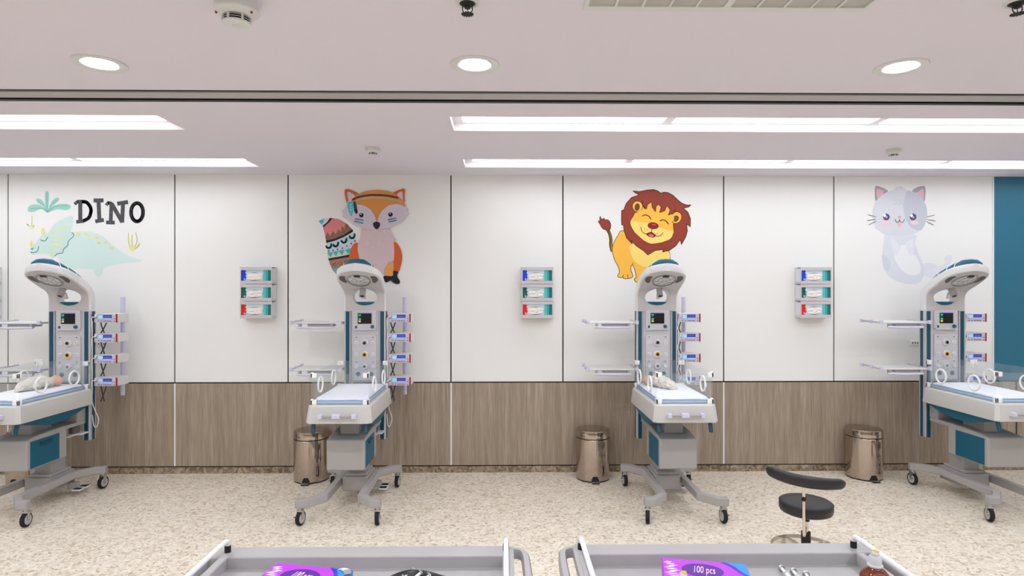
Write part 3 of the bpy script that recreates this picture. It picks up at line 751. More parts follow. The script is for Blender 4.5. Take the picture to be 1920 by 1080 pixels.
# ------------------------------------------------------------------ babies
def make_baby(loc, rz, sc, label, turn):
    t = tag(empty('person', loc, rz), label, 'person'); t.scale = (sc, sc, sc)
    # body lies along +y (head at +y), on z = 0
    mbd = bpy.data.metaballs.new('baby_body'); mbd.resolution = .006; mbd.render_resolution = .006; mbd.threshold = .3
    def el(co, r, st=2.): e_ = mbd.elements.new(); e_.co = co; e_.radius = r; e_.stiffness = st; return e_
    hx, hz = turn*.006, .058
    el((0, .205, hz), .082, 3); el((0, .225, hz-.004), .078, 3); el((0, .182, hz+.004), .062)
    el((turn*.012+.018, .178, hz+.022), .03); el((turn*.012-.018, .178, hz+.022), .03)      # cheeks
    el((turn*.014, .188, hz+.058), .015, 3); el((turn*.013, .196, hz+.053), .012, 3)          # nose
    el((turn*.012, .172, hz+.046), .013, 3); el((turn*.011, .158, hz+.036), .022)             # mouth, chin
    el((turn*.012-.02, .212, hz+.045), .016, 3); el((turn*.012+.02, .212, hz+.045), .016, 3)  # brow
    for s in (-1, 1): el((s*.052, .198, hz-.004), .019, 3)                                    # ears
    for y in (.13, .11): el((0, y, .048), .045)
    for y, r in ((.085, .062), (.05, .07), (.01, .068), (-.03, .06)): el((0, y, .045), r)
    for s in (-1, 1):
        for y, r, x in ((-.06, .042, .025), (-.10, .038, .03), (-.14, .032, .025), (-.175, .028, .02)): el((s*x, y, .038), r)
        for y, r, x in ((.085, .032, .052), (.05, .03, .058), (.02, .026, .05), (.0, .022, .035)): el((s*x, y, .055), r)
    mo = bpy.data.objects.new('baby_meta', mbd); COL.objects.link(mo)
    bpy.context.view_layer.update(); dg = bpy.context.evaluated_depsgraph_get()
    me = bpy.data.meshes.new_from_object(mo.evaluated_get(dg)); bpy.data.objects.remove(mo)
    me.materials.clear(); me.materials.append(M['skin']); me.polygons.foreach_set('use_smooth', [True]*len(me.polygons))
    for v in me.vertices: v.co.z = max(v.co.z, .002)
    ob = bpy.data.objects.new('body', me); COL.objects.link(ob); ob.parent = t
    # closed eyes: lash lines
    for s in (-1, 1):
        q = [(turn*.012+s*.02+u*.011, .199-abs(1-u*u)*.003, hz+.0545-abs(u)*.004) for u in (-1, -.5, 0, .5, 1)]
        MB().tube(q, .0012, 6).build('eyelid', M['skinhair'], t)
    # fine hair cap
    secs = []
    for i in range(7):
        f = i/6; yy = .222+.036*f; r = .046*math.sqrt(max(.0004, 1-(f*.98)**2))
        secs.append([(r*math.cos(a)*1.02, yy, hz-.006+r*math.sin(a)) for a in (2*PI*k/20 for k in range(20))])
    # swaddle: wrinkled cocoon
    prof = [(-.245, .012, .010), (-.235, .045, .03), (-.20, .066, .05), (-.15, .078, .062), (-.09, .082, .070), (-.03, .084, .073), (.03, .086, .074), (.08, .082, .071), (.115, .070, .062), (.135, .056, .052), (.145, .050, .046)]
    prof = smoothed(prof, False, 5); secs = []
    for i, (yy, rw, rh) in enumerate(prof):
        sec = []
        for k in range(36):
            a = 2*PI*k/36
            nz_ = noise.noise(Vector((math.cos(a)*2.2+3*turn, math.sin(a)*2.2, yy*13+math.sin(a)*2)))*.024 + noise.noise(Vector((math.cos(a)*5, yy*40, math.sin(a)*5)))*.010
            fold = .009*math.sin(yy*70+a*3)
            r1 = 1+ (nz_+fold)/max(rw, .03)
            x = rw*math.cos(a)*r1; z_ = rh+rh*math.sin(a)*r1
            sec.append((x, yy, max(.0015, z_*.9)))
        secs.append(sec)
    MB().loft(secs).build('swaddle_blanket', M['cloth'], t, angle=80)
    # collar folds of the blanket around neck and shoulders
    for yy, R_, z_ in ((.128, .057, .05), (.06, .078, .062), (-.05, .078, .062)):
        q = [(R_*math.cos(a), yy+.012*math.sin(a*2+turn), max(.006, z_+R_*.93*math.sin(a))) for a in (2*PI*k/26 for k in range(26))]
        mb = MB(); q.append(q[0]); mb.tube(q, .007, 8); mb.build('blanket_fold', M['cloth'], t)
    return t
make_baby((WX[0]+.01, 4.80, .906), -.21, .70, 'newborn baby with bare head swaddled in beige cloth on the bed below the dinosaur', 1)
make_baby((WX[2]-.062, 4.825, .906), .50, .66, 'small newborn baby wrapped in a beige blanket on the bed below the lion', -1)

# ------------------------------------------------------------------ glove dispensers on the wall
def make_dispenser():
    t = empty('glove_dispenser', (0, YW, 0))
    for k in range(3):
        z0 = -.1545*(k+1)+.0015; z1 = -.1545*k-.0015
        mb = MB(); hw = .1425
        mb.box(-hw, hw, -.004, 0, z0, z1); mb.box(-hw, -hw+.004, -.105, -.004, z0, z1); mb.box(hw-.004, hw, -.105, -.004, z0, z1)
        mb.box(-hw+.004, hw-.004, -.105, -.004, z0, z0+.004)
        mb.box(-hw, hw, -.108, -.104, z1-.028, z1); mb.box(-hw, hw, -.108, -.104, z0, z0+.028)
        mb.box(-hw, -hw+.009, -.108, -.104, z0+.028, z1-.028); mb.box(hw-.009, hw, -.108, -.104, z0+.028, z1-.028)
        h = mb.build('holder', M['dispenser'], t, smooth=False)
        for s in (-1, 1):
            a, b = sorted((s*hw, s*(hw+.0025)))
            MB().box(a, b, -.100, -.004, z0+.02, z1-.012).build('side_plate', M['dispclear'], h, smooth=False)
            MB().box(a, b, -.106, -.05, z1-.008, z1-.001).build('hinge', M['darkgrey'], h, smooth=False)
    return t
def make_glovebox(accent):
    t = empty('glove_box', (0, YW, 0))
    MB().box(-.132, .132, -.100, -.006, .006, .128).build('carton', [M['lightblue']], t, smooth=False)
    y = -.1005
    mb = MB(); mb.box(.062, .090, y-.0008, y, .006, .128, 0); mb.box(.090, .112, y-.0009, y, .006, .128, 1); mb.box(.096, .103, y-.0014, y, .006, .128, 0); mb.box(.112, .132, y-.0011, y, .006, .128, 2)
    mb.build('side_print', [M['aqua'], M['dteal'], M['dteal']], t, smooth=False)
    mb = MB(); mb.box(-.132, -.112, y-.001, y, .006, .128)
    mb.prism(smoothed([(-.112, .120), (-.100, .127), (-.092, .115), (-.098, .100), (-.088, .088), (-.096, .074), (-.090, .060), (-.098, .048), (-.110, .060), (-.112, .09)], True, 4), y-.001, y, 'XZ')
    mb.torus((-.108, y-.0008, .045), .012, .003, 'Y', 16, 5)
    mb.build('logo_print', accent, t, smooth=False)
    MB().prism(ell(-.015, .067, .076, .036, 32), y-.0006, y, 'XZ').build('opening', M['darkgrey'], t, smooth=False)
    mb = MB()
    rnd = random.Random(5)
    secs = []
    for i in range(29):
        f = i/28; x = -.088+.146*f; r = .031*math.sqrt(max(.02, 1-(2*f-1)**4))
        sec = []
        for k in range(40):
            a = 2*PI*k/40; tw = 1+.22*math.sin(a*3+f*9)+.10*math.sin(a*5-f*14)
            rd = -.005*abs(math.sin(a*2.5+f*7+math.sin(f*11)))-.003*noise.noise(Vector((f*9, a*2, 1))); yy_ = y-.002+(.006+rd)*(-1 if math.cos(a) < 0 else .2)*abs(math.cos(a))**.5; sec.append((x, yy_, .067+r*math.sin(a)))
        secs.append(sec)
    mb.loft(secs); mb.build('glove_bundle', M['glove'], t, angle=80)
    return t
acc = [mat('royal blue print', (20,60,215), .5), mat('dark green print', (0,95,80), .5), mat('red print', (225,25,25), .5)]
dn = [('at the far left edge of the picture', -4.571-.1425), ('between the dinosaur and fox stickers', -2.2235), ('between the fox and lion stickers', .3065), ('between the lion and grey cat stickers', 2.8465)]
D0 = make_dispenser(); G0 = [make_glovebox(a) for a in acc]
for i, (lb, x) in enumerate(dn):
    o = D0 if i == 0 else copy_tree(D0)
    o.location = (x, YW, 1.890); tag(o, 'grey three-tier glove dispenser on the wall ' + lb, 'dispenser', 'wall glove dispensers')
    for k in range(3):
        gk = G0[k] if i == 0 else copy_tree(G0[k])
        gk.location = (x, YW, 1.890-.1545*(k+1))
        tag(gk, '%s glove box, %s tier of the dispenser %s' % (('blue-ended', 'green-ended', 'red-ended')[k], ('top', 'middle', 'bottom')[k], lb), 'glove box', 'glove boxes in the wall dispensers')

# ------------------------------------------------------------------ wall sockets
def socket(x, z_, w_, h_, label):
    t = tag(empty('wall_socket', (x, YW, z_)), label, 'socket', 'wall sockets')
    MB().box(-w_/2, w_/2, -.009, 0, -h_/2, h_/2).build('cover_plate', M['clip'], t, bevel=.003)
    mb = MB()
    for u in (-.28, 0, .28): mb.box(u*w_-.005, u*w_+.005, -.0105, -.0085, -.008, .008)
    mb.build('outlet_slots', M['darkgrey'], t, smooth=False)
for i, x in enumerate(WX):
    socket(x+.01, 1.19, .085, .042, 'white wall socket low behind the column of the warmer below the %s sticker' % WHO[i])
socket(-4.235, 1.02, .075, .05, 'white wall socket above the lower shelf of the dinosaur warmer')

# ------------------------------------------------------------------ pedal bins
def make_bin():
    t = empty('pedal_bin', (0, 0, 0)); R = .150
    MB().lathe([(R-.004, 0), (R-.003, .006), (R-.003, .012)], n=48).build('base_ring', M['black'], t)
    MB().lathe([(R-.006, .008), (R, .012), (R, .366), (R-.003, .370)], n=64).build('drum', M['brushed'], t)
    MB().lathe([(R-.001, .368), (R+.0005, .372), (R-.001, .377)], n=48).build('seal_ring', M['black'], t)
    MB().lathe([(R, .377), (R, .428), (R-.002, .436), (R-.008, .441), (R-.03, .444), (.0001, .447)], n=64, ).build('lid', M['brushed'], t)
    pd = MB().prism([(-.018, .055), (.018, .055), (.034, .022), (.034, .014), (-.034, .014), (-.034, .022)], -R-.004, -R+.01, 'XZ').build('pedal_guard', M['black'], t, bevel=.003)
    MB().box(-.032, .032, -R-.045, -R+.01, .004, .013).build('pedal', M['black'], t, bevel=.003)
    MB().box(-.033, .033, -R-.040, -R+.0, .0132, .017).build('pedal_trim', M['silver'], t, bevel=.001)
    return t
b0 = make_bin()
for i, (x, lb) in enumerate(((-4.21, 'round steel pedal bin partly hidden behind the dinosaur warmer at the left edge'), (-1.71, 'round steel pedal bin just left of the fox warmer'),
                             (.80, 'round steel pedal bin just left of the lion warmer'), (3.25, 'round steel pedal bin just left of the grey cat warmer'))):
    o = b0 if i == 0 else copy_tree(b0); o.location = (x, 5.39, 0); tag(o, lb, 'bin', 'steel pedal bins')

# ------------------------------------------------------------------ stool
st = tag(empty('swivel_stool', (1.905, 3.77, 0), math.radians(-30)), 'low black round swivel stool with curved padded backrest and chrome stem', 'stool')
# local -y points towards the camera side where the backrest is
MB().lathe([(.02, .287), (.134, .289), (.152, .298), (.158, .316), (.157, .345), (.149, .359), (.134, .364), (.0001, .366)], n=48).build('seat', M['vinyl'], st)
MB().lathe([(.154, .350), (.158, .3525), (.154, .355)], n=48).build('seat_piping', M['black'], st)
secs = []
for i in range(25):
    f = i/24; a = math.radians(-58+116*f); R = .255; hw = .019+.004*math.sin(PI*f); hh = .035*(.72+.28*math.sin(PI*min(1, max(0, f)))**.5)
    cx, cy = R*math.sin(a), .03-R*math.cos(a); zc = .545+.012*(2*f-1)*-1
    nx, ny = math.sin(a), -math.cos(a)
    e_ = .35 if i in (0, 24) else (.8 if i in (1, 23) else 1)
    sec = []
    for k in range(16):
        b = 2*PI*k/16; u = math.copysign(abs(math.cos(b))**.6, math.cos(b))*hw*e_; v = math.copysign(abs(math.sin(b))**.6, math.sin(b))*hh*e_
        sec.append((cx+nx*u, cy+ny*u, zc+v))
    secs.append(sec)
MB().loft(secs).build('backrest', M['vinyl'], st, angle=60)
bp_ = MB().tube(smoothed([(0, -.215, .545), (0, -.205, .46), (0, -.2, .33), (0, -.19, .25), (0, -.17, .20), (0, -.02, .195)], False, 5), .0085, 12).build('backrest_post', M['chrome'], st)
MB().tube([(0, -.219, .435), (0, -.19, .435)], .013, 16).build('adjust_knob', M['black'], st)
MB().tube([(0, 0, .286), (0, 0, .235)], .022, 16).build('seat_mount', M['black'], st)
MB().tube([(0, 0, .24), (0, 0, .15)], .0155, 16).build('gas_stem', M['chrome'], st)
MB().tube([(0, 0, .165), (0, 0, .05)], .028, 20).build('stem_sleeve', M['black'], st)
MB().lathe([(.198, .045), (.206, .045), (.206, .066), (.198, .066), (.198, .045)], n=20, caps=False).build('foot_ring', M['chrome'], st)
for k in range(5):
    a = math.radians(60+72*k); c, s = math.cos(a), math.sin(a)
    MB().obox((.115*c, .115*s, .052), (.20, .022, .018), (0, 0, a)).build('base_leg', M['chrome'], st, bevel=.003)
    MB().lathe([(.014, 0), (.016, .004), (.016, .03), (.01, .046)], (.216*c, .216*s, 0), n=14).build('foot_glide', M['chrome'], st)

# ------------------------------------------------------------------ foreground carts
def make_cart(loc, mirror, label):
    """local x: rails at 0 and 0.79; handle beyond 0.79 (mirrored when asked); y up to 0 = rear edge"""
    t = tag(empty('treatment_cart', loc), label, 'cart', 'grey treatment carts in the foreground')
    S = -1 if mirror else 1
    ZT = .95
    def X(a, b): return sorted((S*a, S*b))
    w_, d = .79, .50
    mb = MB()
    a, b = X(-.045, w_+.012)
    # rim frame (rear, front, two ends) round an open tray
    ia, ib = X(.014, w_-.010)
    mb.box(a, b, -.068, 0, ZT-.045, ZT); mb.box(a, b, -d, -d+.068, ZT-.045, ZT)
    c1_, c2_ = X(-.010, .014); mb.box(c1_, c2_, -d+.068, -.068, ZT-.045, ZT)
    c1_, c2_ = X(-.045, -.036); mb.box(c1_, c2_, -d+.068, -.068, ZT-.045, ZT)
    c1_, c2_ = X(w_-.010, w_+.012); mb.box(c1_, c2_, -d+.068, -.068, ZT-.045, ZT)
    top = mb.build('top_rim', M['cart'], t, bevel=.006, seg=3)
    mb = MB(); mb.box(ia-.012, ib+.012, -d+.056, -.056, ZT-.05, ZT-.033); mb.build('tray_floor', M['cart'], t, bevel=.003)
    # push handle: rounded frame with slot
    pts = smoothed([(w_+.008, -.006), (w_+.035, -.008), (w_+.056, -.022), (w_+.066, -.055), (w_+.070, -.16)], False, 5)
    pts2 = [(x, -d-y) for x, y in pts[::-1]]
    outer = [(S*x, y) for x, y in pts+pts2]
    pi_ = smoothed([(w_+.022, -.026), (w_+.036, -.029), (w_+.044, -.05), (w_+.046, -.16)], False, 4)
    inner = [(S*x, y) for x, y in pi_+[(x, -d-y) for x, y in pi_[::-1]]]
    # ring between outer and inner, as quads
    def resample(P, n):
        Ls = [0]
        for i in range(1, len(P)): Ls.append(Ls[-1]+math.dist(P[i-1], P[i]))
        out = []
        for k in range(n):
            q = Ls[-1]*k/(n-1); i = max(j for j in range(len(P)) if Ls[j] <= q+1e-9); i = min(i, len(P)-2)
            f = (q-Ls[i])/max(1e-9, Ls[i+1]-Ls[i]); out.append(tuple(a_*(1-f)+b_*f for a_, b_ in zip(P[i], P[i+1])))
        return out
    O, I = outer, inner
    n = 40; O, I = resample(O, n), resample(I, n)
    mb = MB(); secs = []
    for o_, i_ in zip(O, I): secs.append([(o_[0], o_[1], ZT-.028), (o_[0], o_[1], ZT-.008), ((o_[0]*.8+i_[0]*.2), (o_[1]*.8+i_[1]*.2), ZT-.001), ((o_[0]*.2+i_[0]*.8), (o_[1]*.2+i_[1]*.8), ZT-.001), (i_[0], i_[1], ZT-.008), (i_[0], i_[1], ZT-.028)])
    mb.loft(secs); c1_, c2_ = X(w_+.006, w_+.022); mb.box(c1_, c2_, -d+.004, -.004, ZT-.028, ZT-.002)
    mb.build('push_handle', M['cart'], t, angle=40)
    # white tube rails with black sleeves
    for x in (0, w_):
        x *= S
        r_ = MB().tube(smoothed([(x, -.034, ZT+.008), (x, -.034, ZT+.022), (x, -.042, ZT+.032), (x, -.06, ZT+.035), (x, -.12, ZT+.035)], False, 5)+
                       smoothed([(x, -d+.12, ZT+.035), (x, -d+.06, ZT+.035), (x, -d+.042, ZT+.032), (x, -d+.034, ZT+.022), (x, -d+.034, ZT+.008)], False, 5), .0072, 14).build('side_rail', M['rail'], t)
        for y in (-.034, -d+.034):
            MB().tube([(x, y, ZT-.002), (x, y, ZT+.019)], .0088, 16).build('rail_sleeve', M['black'], r_)
    # drawers, frame and wheels below
    a, b = X(.0, w_-.02)
    mb = MB().box(a+.02, b-.02, -d+.03, -.03, .60, ZT-.05); mb.build('drawer_body', M['cart'], t, bevel=.004)
    for k in range(2):
        z0 = .62+k*.14; dr = MB().box(a+.03, b-.03, -d+.018, -d+.03, z0, z0+.13).build('drawer', M['body'], t, bevel=.003)
        MB().box((a+b)/2-.07, (a+b)/2+.07, -d+.006, -d+.018, z0+.085, z0+.1).build('handle', M['darkgrey'], dr, bevel=.002)
    for x in (a+.03, b-.03):
        for y in (-.05, -d+.05):
            MB().box(x-.014, x+.014, y-.014, y+.014, .12, .61).build('leg', M['cart'], t, bevel=.003)
            cs = MB().box(x-.02, x+.02, y-.012, y+.012, .08, .125).build('caster', M['silver'], t)
            MB().lathe([(.02, -.012), (.05, -.011), (.05, .011), (.02, .012)], (x, y, .05), 'X', 24).build('tire', M['blackrubber'], cs)
    MB().box(a+.02, b-.02, -d+.04, -.04, .17, .195).build('lower_shelf', M['cart'], t, bevel=.004)
    return t
make_cart((-.783, 1.757, 0), False, 'grey plastic treatment cart at bottom left holding the black kidney dish')
make_cart((1.012, 1.762, 0), True, 'grey plastic treatment cart at bottom right holding the brown bottle')
TF = .917  # tray floor height

def text_mesh(s, size, depth=0.0004):
    cu = bpy.data.curves.new('lettering', 'FONT'); cu.body = s; cu.size = size; cu.extrude = depth; cu.shear = .35; cu.align_x = 'CENTER'; cu.align_y = 'CENTER'
    o = bpy.data.objects.new('lettering_tmp', cu); COL.objects.link(o)
    bpy.context.view_layer.update(); dg = bpy.context.evaluated_depsgraph_get()
    me = bpy.data.meshes.new_from_object(o.evaluated_get(dg)); bpy.data.objects.remove(o)
    return me
def make_card_box(loc, rz, label, textrot):
    t = tag(empty('supply_box', loc, rz), label, 'box', 'purple supply boxes')
    l, d, h = .212, .125, .062   # origin at rear-left corner
    MB().box(0, l, -d, 0, .0005, h).build('carton', M['purple'], t, bevel=.0015)
    z_ = h
    mb = MB()
    mb.prism([(l-.055, -.0005), (l-.001, -.0005), (l-.001, -.07), (l-.02, -.045), (l-.032, -.02)], z_, z_+.0004, m=0)
    mb.box(l-.0002, l+.0006, -d+.002, -.001, .001, h-.001, 0)
    mb.prism([(l-.062, -.0005), (l-.050, -.0005), (l-.030, -.022), (l-.018, -.047), (l-.001, -.075), (l-.001, -.085), (l-.024, -.055), (l-.040, -.025)], z_, z_+.0006, m=1)
    mb.build('blue_corner', [M['cardblue'], M['cardnavy']], t, smooth=False)
    mb = MB()
    for k in range(9):
        x = .003+.005*(k % 3); y = -.024-.0095*k
        mb.prism([(x, y-.004), (x+.012+.002*k, y+.005), (x+.009+.002*k, y+.0015), (x+.022+.0015*k, y+.004), (x+.012, y-.004)], z_, z_+.0005)
    mb.build('white_streaks', M['whiteprint'], t, smooth=False)
    MB().prism(ell(.098, -.058, .052, .036, 32), z_+.0002, z_+.0008).build('oval_print', M['darkpurple'], t)
    me = text_mesh('100 pcs', .036); me.materials.clear(); me.materials.append(M['pinktext'])
    o = bpy.data.objects.new('lettering', me); COL.objects.link(o); o.parent = t; o.location = (.10, -.058, z_+.0011); o.rotation_euler = (0, 0, textrot); o.scale = (.5, 1.45, 1)
    return t
make_card_box((-.592, 1.592, TF), math.radians(-12.5), 'purple and blue supply box with slanted white lettering on the left cart', 0)
make_card_box((.424, 1.608, TF), math.radians(-11.7), 'purple and blue supply box with slanted white lettering on the right cart', 0)
# silver strip on box A
t = tag(MB().loft([[(-.415+.03*math.sin(a)-.012, 1.50+.045*math.cos(a), TF+.0635+h), (-.415+.03*math.sin(a)+.006, 1.50+.045*math.cos(a), TF+.0635+h+.004),
                    (-.415+.03*math.sin(a)+.006, 1.50+.045*math.cos(a), TF+.0645+h+.004), (-.415+.03*math.sin(a)-.012, 1.50+.045*math.cos(a), TF+.0645+h)] for a, h in ((q*.15, 0) for q in range(-2, 9))]).build('silver_strip', M['silver']),
        'small curved silver strip lying on the purple box of the left cart', 'strip')

def make_syringe(loc, rz, label, grp, tilt=0.):
    t = tag(empty('syringe', loc, rz), label, 'syringe', grp); t.rotation_euler = (tilt, 0, rz)
    MB().lathe([(.0085, 0), (.0095, -.001), (.0095, -.003), (.0085, -.004), (.0001, -.004)], (0, 0, .0095), 'Y', 20).build('thumb_disc', M['silver'], t)
    MB().tube([(0, -.003, .0095), (0, -.045, .0095)], .0038, 10).build('plunger', M['whiteprint'], t)
    MB().tube([(0, -.035, .0095), (0, -.037, .0095)], .0092, 14).build('flange', M['capgrey'], t)
    MB().tube([(0, -.036, .0095), (0, -.10, .0095), (0, -.102, .0095), (0, -.11, .0095)], .006, 12, rs=[.0062, .0062, .0022, .002]).build('barrel', M['plate'], t)
for i, (px, py) in enumerate(((1465, 1065), (1487, 1070.5), (1511, 1076))):
    zc = (CAM_H-(TF+.0095))*F_PX/(py-540); xc = (px-960)/F_PX*zc
    make_syringe((xc+zc*YAW, zc-xc*YAW, TF), (-.06, -.1, -.22)[i], ('leftmost', 'middle one', 'rightmost')[i]+' of the three clear syringes lying on the right cart', 'syringes on the right cart')

# kidney dish with instruments
t = tag(empty('kidney_dish', (-.195, 1.52, TF), math.radians(-20)), 'black kidney-shaped dish on the left cart', 'dish')
def kid(f, z_): return [(x*f*.86, y*f*.86, z_) for x, y in smoothed([(-.115, .0), (-.085, .05), (-.03, .062), (.03, .052), (.085, .045), (.12, .01), (.115, -.045), (.07, -.06), (.0, -.03), (-.07, -.055), (-.108, -.04)], True, 4)]
MB().loft([kid(.8, .001), kid(.84, .004), kid(.97, .036), kid(1.03, .040), kid(1.02, .043), kid(.94, .039), kid(.80, .008), kid(.3, .006)]).build('dish_body', M['vinyl'], t, angle=60)
for i, (px, py) in enumerate(((777, 1066.5), (791, 1072.5), (807, 1077.5))):
    zc = (CAM_H-(TF+.040))*F_PX/(py-540); xc = (px-960)/F_PX*zc
    make_syringe((xc+zc*YAW, zc-xc*YAW, TF+.030), -.75, ('leftmost', 'middle one', 'rightmost')[i]+' of the three metal plungers standing in the black dish', 'plungers in the kidney dish', tilt=.28)

def make_bottle(loc, label):
    t = tag(empty('medicine_bottle', loc), label, 'bottle', 'brown bottles on the right cart')
    def rr(w_, z_, e=.5):
        return [(math.copysign(abs(math.cos(a))**e, math.cos(a))*w_, math.copysign(abs(math.sin(a))**e, math.sin(a))*w_*.8, z_) for a in (2*PI*k/28 for k in range(28))]
    MB().loft([rr(.027, .001), rr(.031, .006), rr(.031, .078), rr(.029, .088, .6), rr(.022, .098, .8), rr(.0135, .104, 1), rr(.013, .112, 1)]).build('glass_body', M['amberglass'], t, angle=60)
    MB().loft([rr(.0318, .012), rr(.0318, .070)], caps=False).build('paper_label', M['whiteprint'], t)
    MB().lathe([(.0155, .105), (.0175, .107), (.0175, .110), (.0145, .112), (.0145, .126), (.012, .131), (.0001, .131)], n=24).build('screw_cap', M['capgrey'], t)
    MB().lathe([(.009, .131), (.009, .138), (.006, .142), (.0001, .142)], n=20).build('cap_tip', M['capgrey'], t)
    MB().obox((.002, 0, .1425), (.010, .012, .002)).build('cap_mark', M['amber'], t)
make_bottle((.905, 1.455, TF), 'brown glass bottle with grey cap at the right end of the right cart')
make_bottle((.405, 1.352, TF), 'brown bottle with orange cap in front of the right cart\'s purple box')

# ------------------------------------------------------------------ wall stickers
class Art:
    """flat printed sticker on the wall; shapes are given in a local drawing frame"""
    def __init__(s, ox, oy, sc): s.o = (ox, oy, sc); s.mb = MB(); s.mats = []; s.keys = {}; s.n = 0
    def mi(s, rgb):
        if rgb not in s.keys: s.keys[rgb] = len(s.mats); s.mats.append(mat('print %d %d %d' % rgb, rgb, .55))
        return s.keys[rgb]
    def P(s, u, v):
        X_, Z_ = wall_point(s.o[0]+u/s.o[2], s.o[1]+v/s.o[2]); return (X_, YW-.0008-.00012*s.n, Z_)
    def fill(s, pts, rgb, smooth=True, stroke=None, w=4):
        if smooth: pts = smoothed(pts, True, 4)
        s.n += 1; s.mb.flat([s.P(*p) for p in pts], s.mi(rgb))
        if stroke: s.line(list(pts)+[pts[0]], stroke, w, False)
        return s
    def line(s, pts, rgb, w, smooth=True):
        if smooth: pts = smoothed(pts, False, 5)
        s.n += 1
        for a, b in zip(pts[:-1], pts[1:]):
            d = Vector((b[0]-a[0], b[1]-a[1]))
            if d.length < 1e-6: continue
            n = Vector((-d.y, d.x)).normalized()*w*.72; e_ = d.normalized()*w*.25
            q = [(a[0]-e_.x+n.x, a[1]-e_.y+n.y), (b[0]+e_.x+n.x, b[1]+e_.y+n.y), (b[0]+e_.x-n.x, b[1]+e_.y-n.y), (a[0]-e_.x-n.x, a[1]-e_.y-n.y)]
            s.mb.add([s.P(*p) for p in q], [(0, 1, 2, 3)], s.mi(rgb))
        return s
    def done(s, name, label, cat, group=None, parent=None):
        o = s.mb.build(name, s.mats, parent, smooth=False)
        return tag(o, label, cat, group) if not parent else o

# fox
A = Art(590, 340, 5.4)
LAV, CY, BLK, BRN, PNK, ORG, DOR = (212,202,216), (40,190,205), (22,20,24), (140,100,82), (222,130,132), (222,146,72), (214,98,44)
A.fill([(40,400),(100,373),(170,370),(250,383),(330,430),(380,500),(410,570),(430,640),(410,720),(380,820),(340,890),(240,960),(200,915),(160,850),(135,760),(122,650),(110,560),(85,470),(60,430)], (214,214,228))
A.fill([(42,400),(100,380),(92,405),(75,435),(55,420)], CY, False)
A.fill([(180,373),(250,385),(328,430),(385,492),(300,545),(200,588),(114,602),(102,530),(85,468),(150,412)], PNK, False)
A.fill([(155,371),(182,374),(150,412),(90,468),(80,450),(125,415)], BLK, False)
A.fill([(310,424),(345,450),(375,482),(388,505),(300,548),(200,588),(116,602),(110,560),(130,515),(155,552),(185,505),(215,537),(238,484),(270,510),(272,455),(305,478)], BRN, False)
A.fill([(382,484),(391,508),(300,562),(210,600),(118,626),(114,600),(200,582),(300,540)], BLK, False)
for cx, cy in ((142,645),(212,628),(296,590),(378,545)):
    A.fill(ell(cx, cy, 20, 20, 14, 0, -.4, PI-.3), (222,212,180), False)
    A.line(ell(cx, cy, 27, 32, 12, 0, -.5, PI-.2), CY, 15, False)
for p in ((143,706),(187,697),(232,690),(281,677),(327,655),(371,631),(409,604)): A.fill(ell(*p, 8, 8, 8), (40,50,90), False)
A.fill([(130,725),(240,710),(358,682),(357,745),(240,765),(140,782)], (222,212,180), False)
for x in (135,190,250,315): A.fill([(x-8,722+(135-x)*.17),(x+55,718+(135-x)*.22),(x+28,770+(135-x)*.17)], CY, False)
A.fill([(357,740),(357,765),(240,785),(144,802),(138,782),(240,764)], BLK, False)
A.fill([(146,802),(240,785),(357,765),(352,840),(300,870),(180,888),(158,845)], (170,122,100), False)
for x, y in ((202,840),(258,830),(316,815)):
    A.fill([(x-20,y),(x+10,y-17),(x+12,y+16)], BLK, False); A.fill([(x-8,y),(x+5,y-7),(x+6,y+7)], (230,225,220), False)
A.fill([(176,890),(250,884),(310,868),(242,958),(205,920)], CY, False)
A.fill([(440,626),(395,638),(362,700),(350,780),(365,850),(480,860),(480,700)], DOR)
A.fill([(800,615),(850,645),(884,730),(885,800),(870,870),(850,915),(798,915),(790,750)], DOR)
A.fill([(475,465),(462,580),(442,612),(436,690),(452,770),(470,850),(640,900),(712,960),(712,880),(760,820),(803,800),(808,700),(800,614),(828,596),(790,540),(765,465)], (222,198,200), False)
for k in range(34):
    x = random.randint(495, 770); y = random.randint(485, 680); A.fill([(x-4,y),(x,y+14),(x+5,y),(x,y-6)], (234,216,214), False)
A.fill([(712,880),(738,855),(750,802),(764,845),(790,815),(800,800),(802,958),(708,958)], (236,168,92), False)
A.fill([(706,958),(790,958),(797,908),(848,918),(836,960),(866,1010),(852,1040),(805,1032),(772,1005),(725,1024),(703,995)], (28,24,36))
A.fill([(308,88),(370,90),(450,135),(400,190),(345,240),(318,190)], DOR); A.fill([(335,112),(372,118),(405,145),(380,180),(345,190)], LAV)
A.fill([(912,78),(850,90),(790,128),(850,180),(905,220),(912,150)], DOR); A.fill([(885,105),(835,135),(862,165),(893,190)], LAV)
A.fill([(340,200),(318,270),(278,305),(300,335),(285,360),(345,385),(400,432),(480,474),(630,490),(770,474),(870,420),(925,372),(915,360),(960,330),(935,310),(958,285),(925,270),(920,240),(890,180),(630,95),(400,150)], LAV, False)
A.fill([(372,195),(440,135),(520,102),(630,89),(740,100),(800,122),(880,180),(922,256),(850,234),(765,243),(695,290),(655,350),(630,412),(608,350),(560,282),(490,244),(430,232)], ORG)
A.line([(385,188),(450,160),(550,142),(650,140),(760,150),(843,168)], (120,74,60), 14); A.line([(430,190),(560,168),(700,172),(800,192),(888,212)], (200,196,170), 11)
A.fill([(352,210),(335,235),(345,300),(372,352),(390,310),(396,240),(380,208)], CY); A.line([(365,215),(368,260),(371,340)], (190,225,230), 3)
for y in (235,262,289): A.line([(345,y-10),(368,y+8),(392,y-10)], (190,225,230), 3, False)
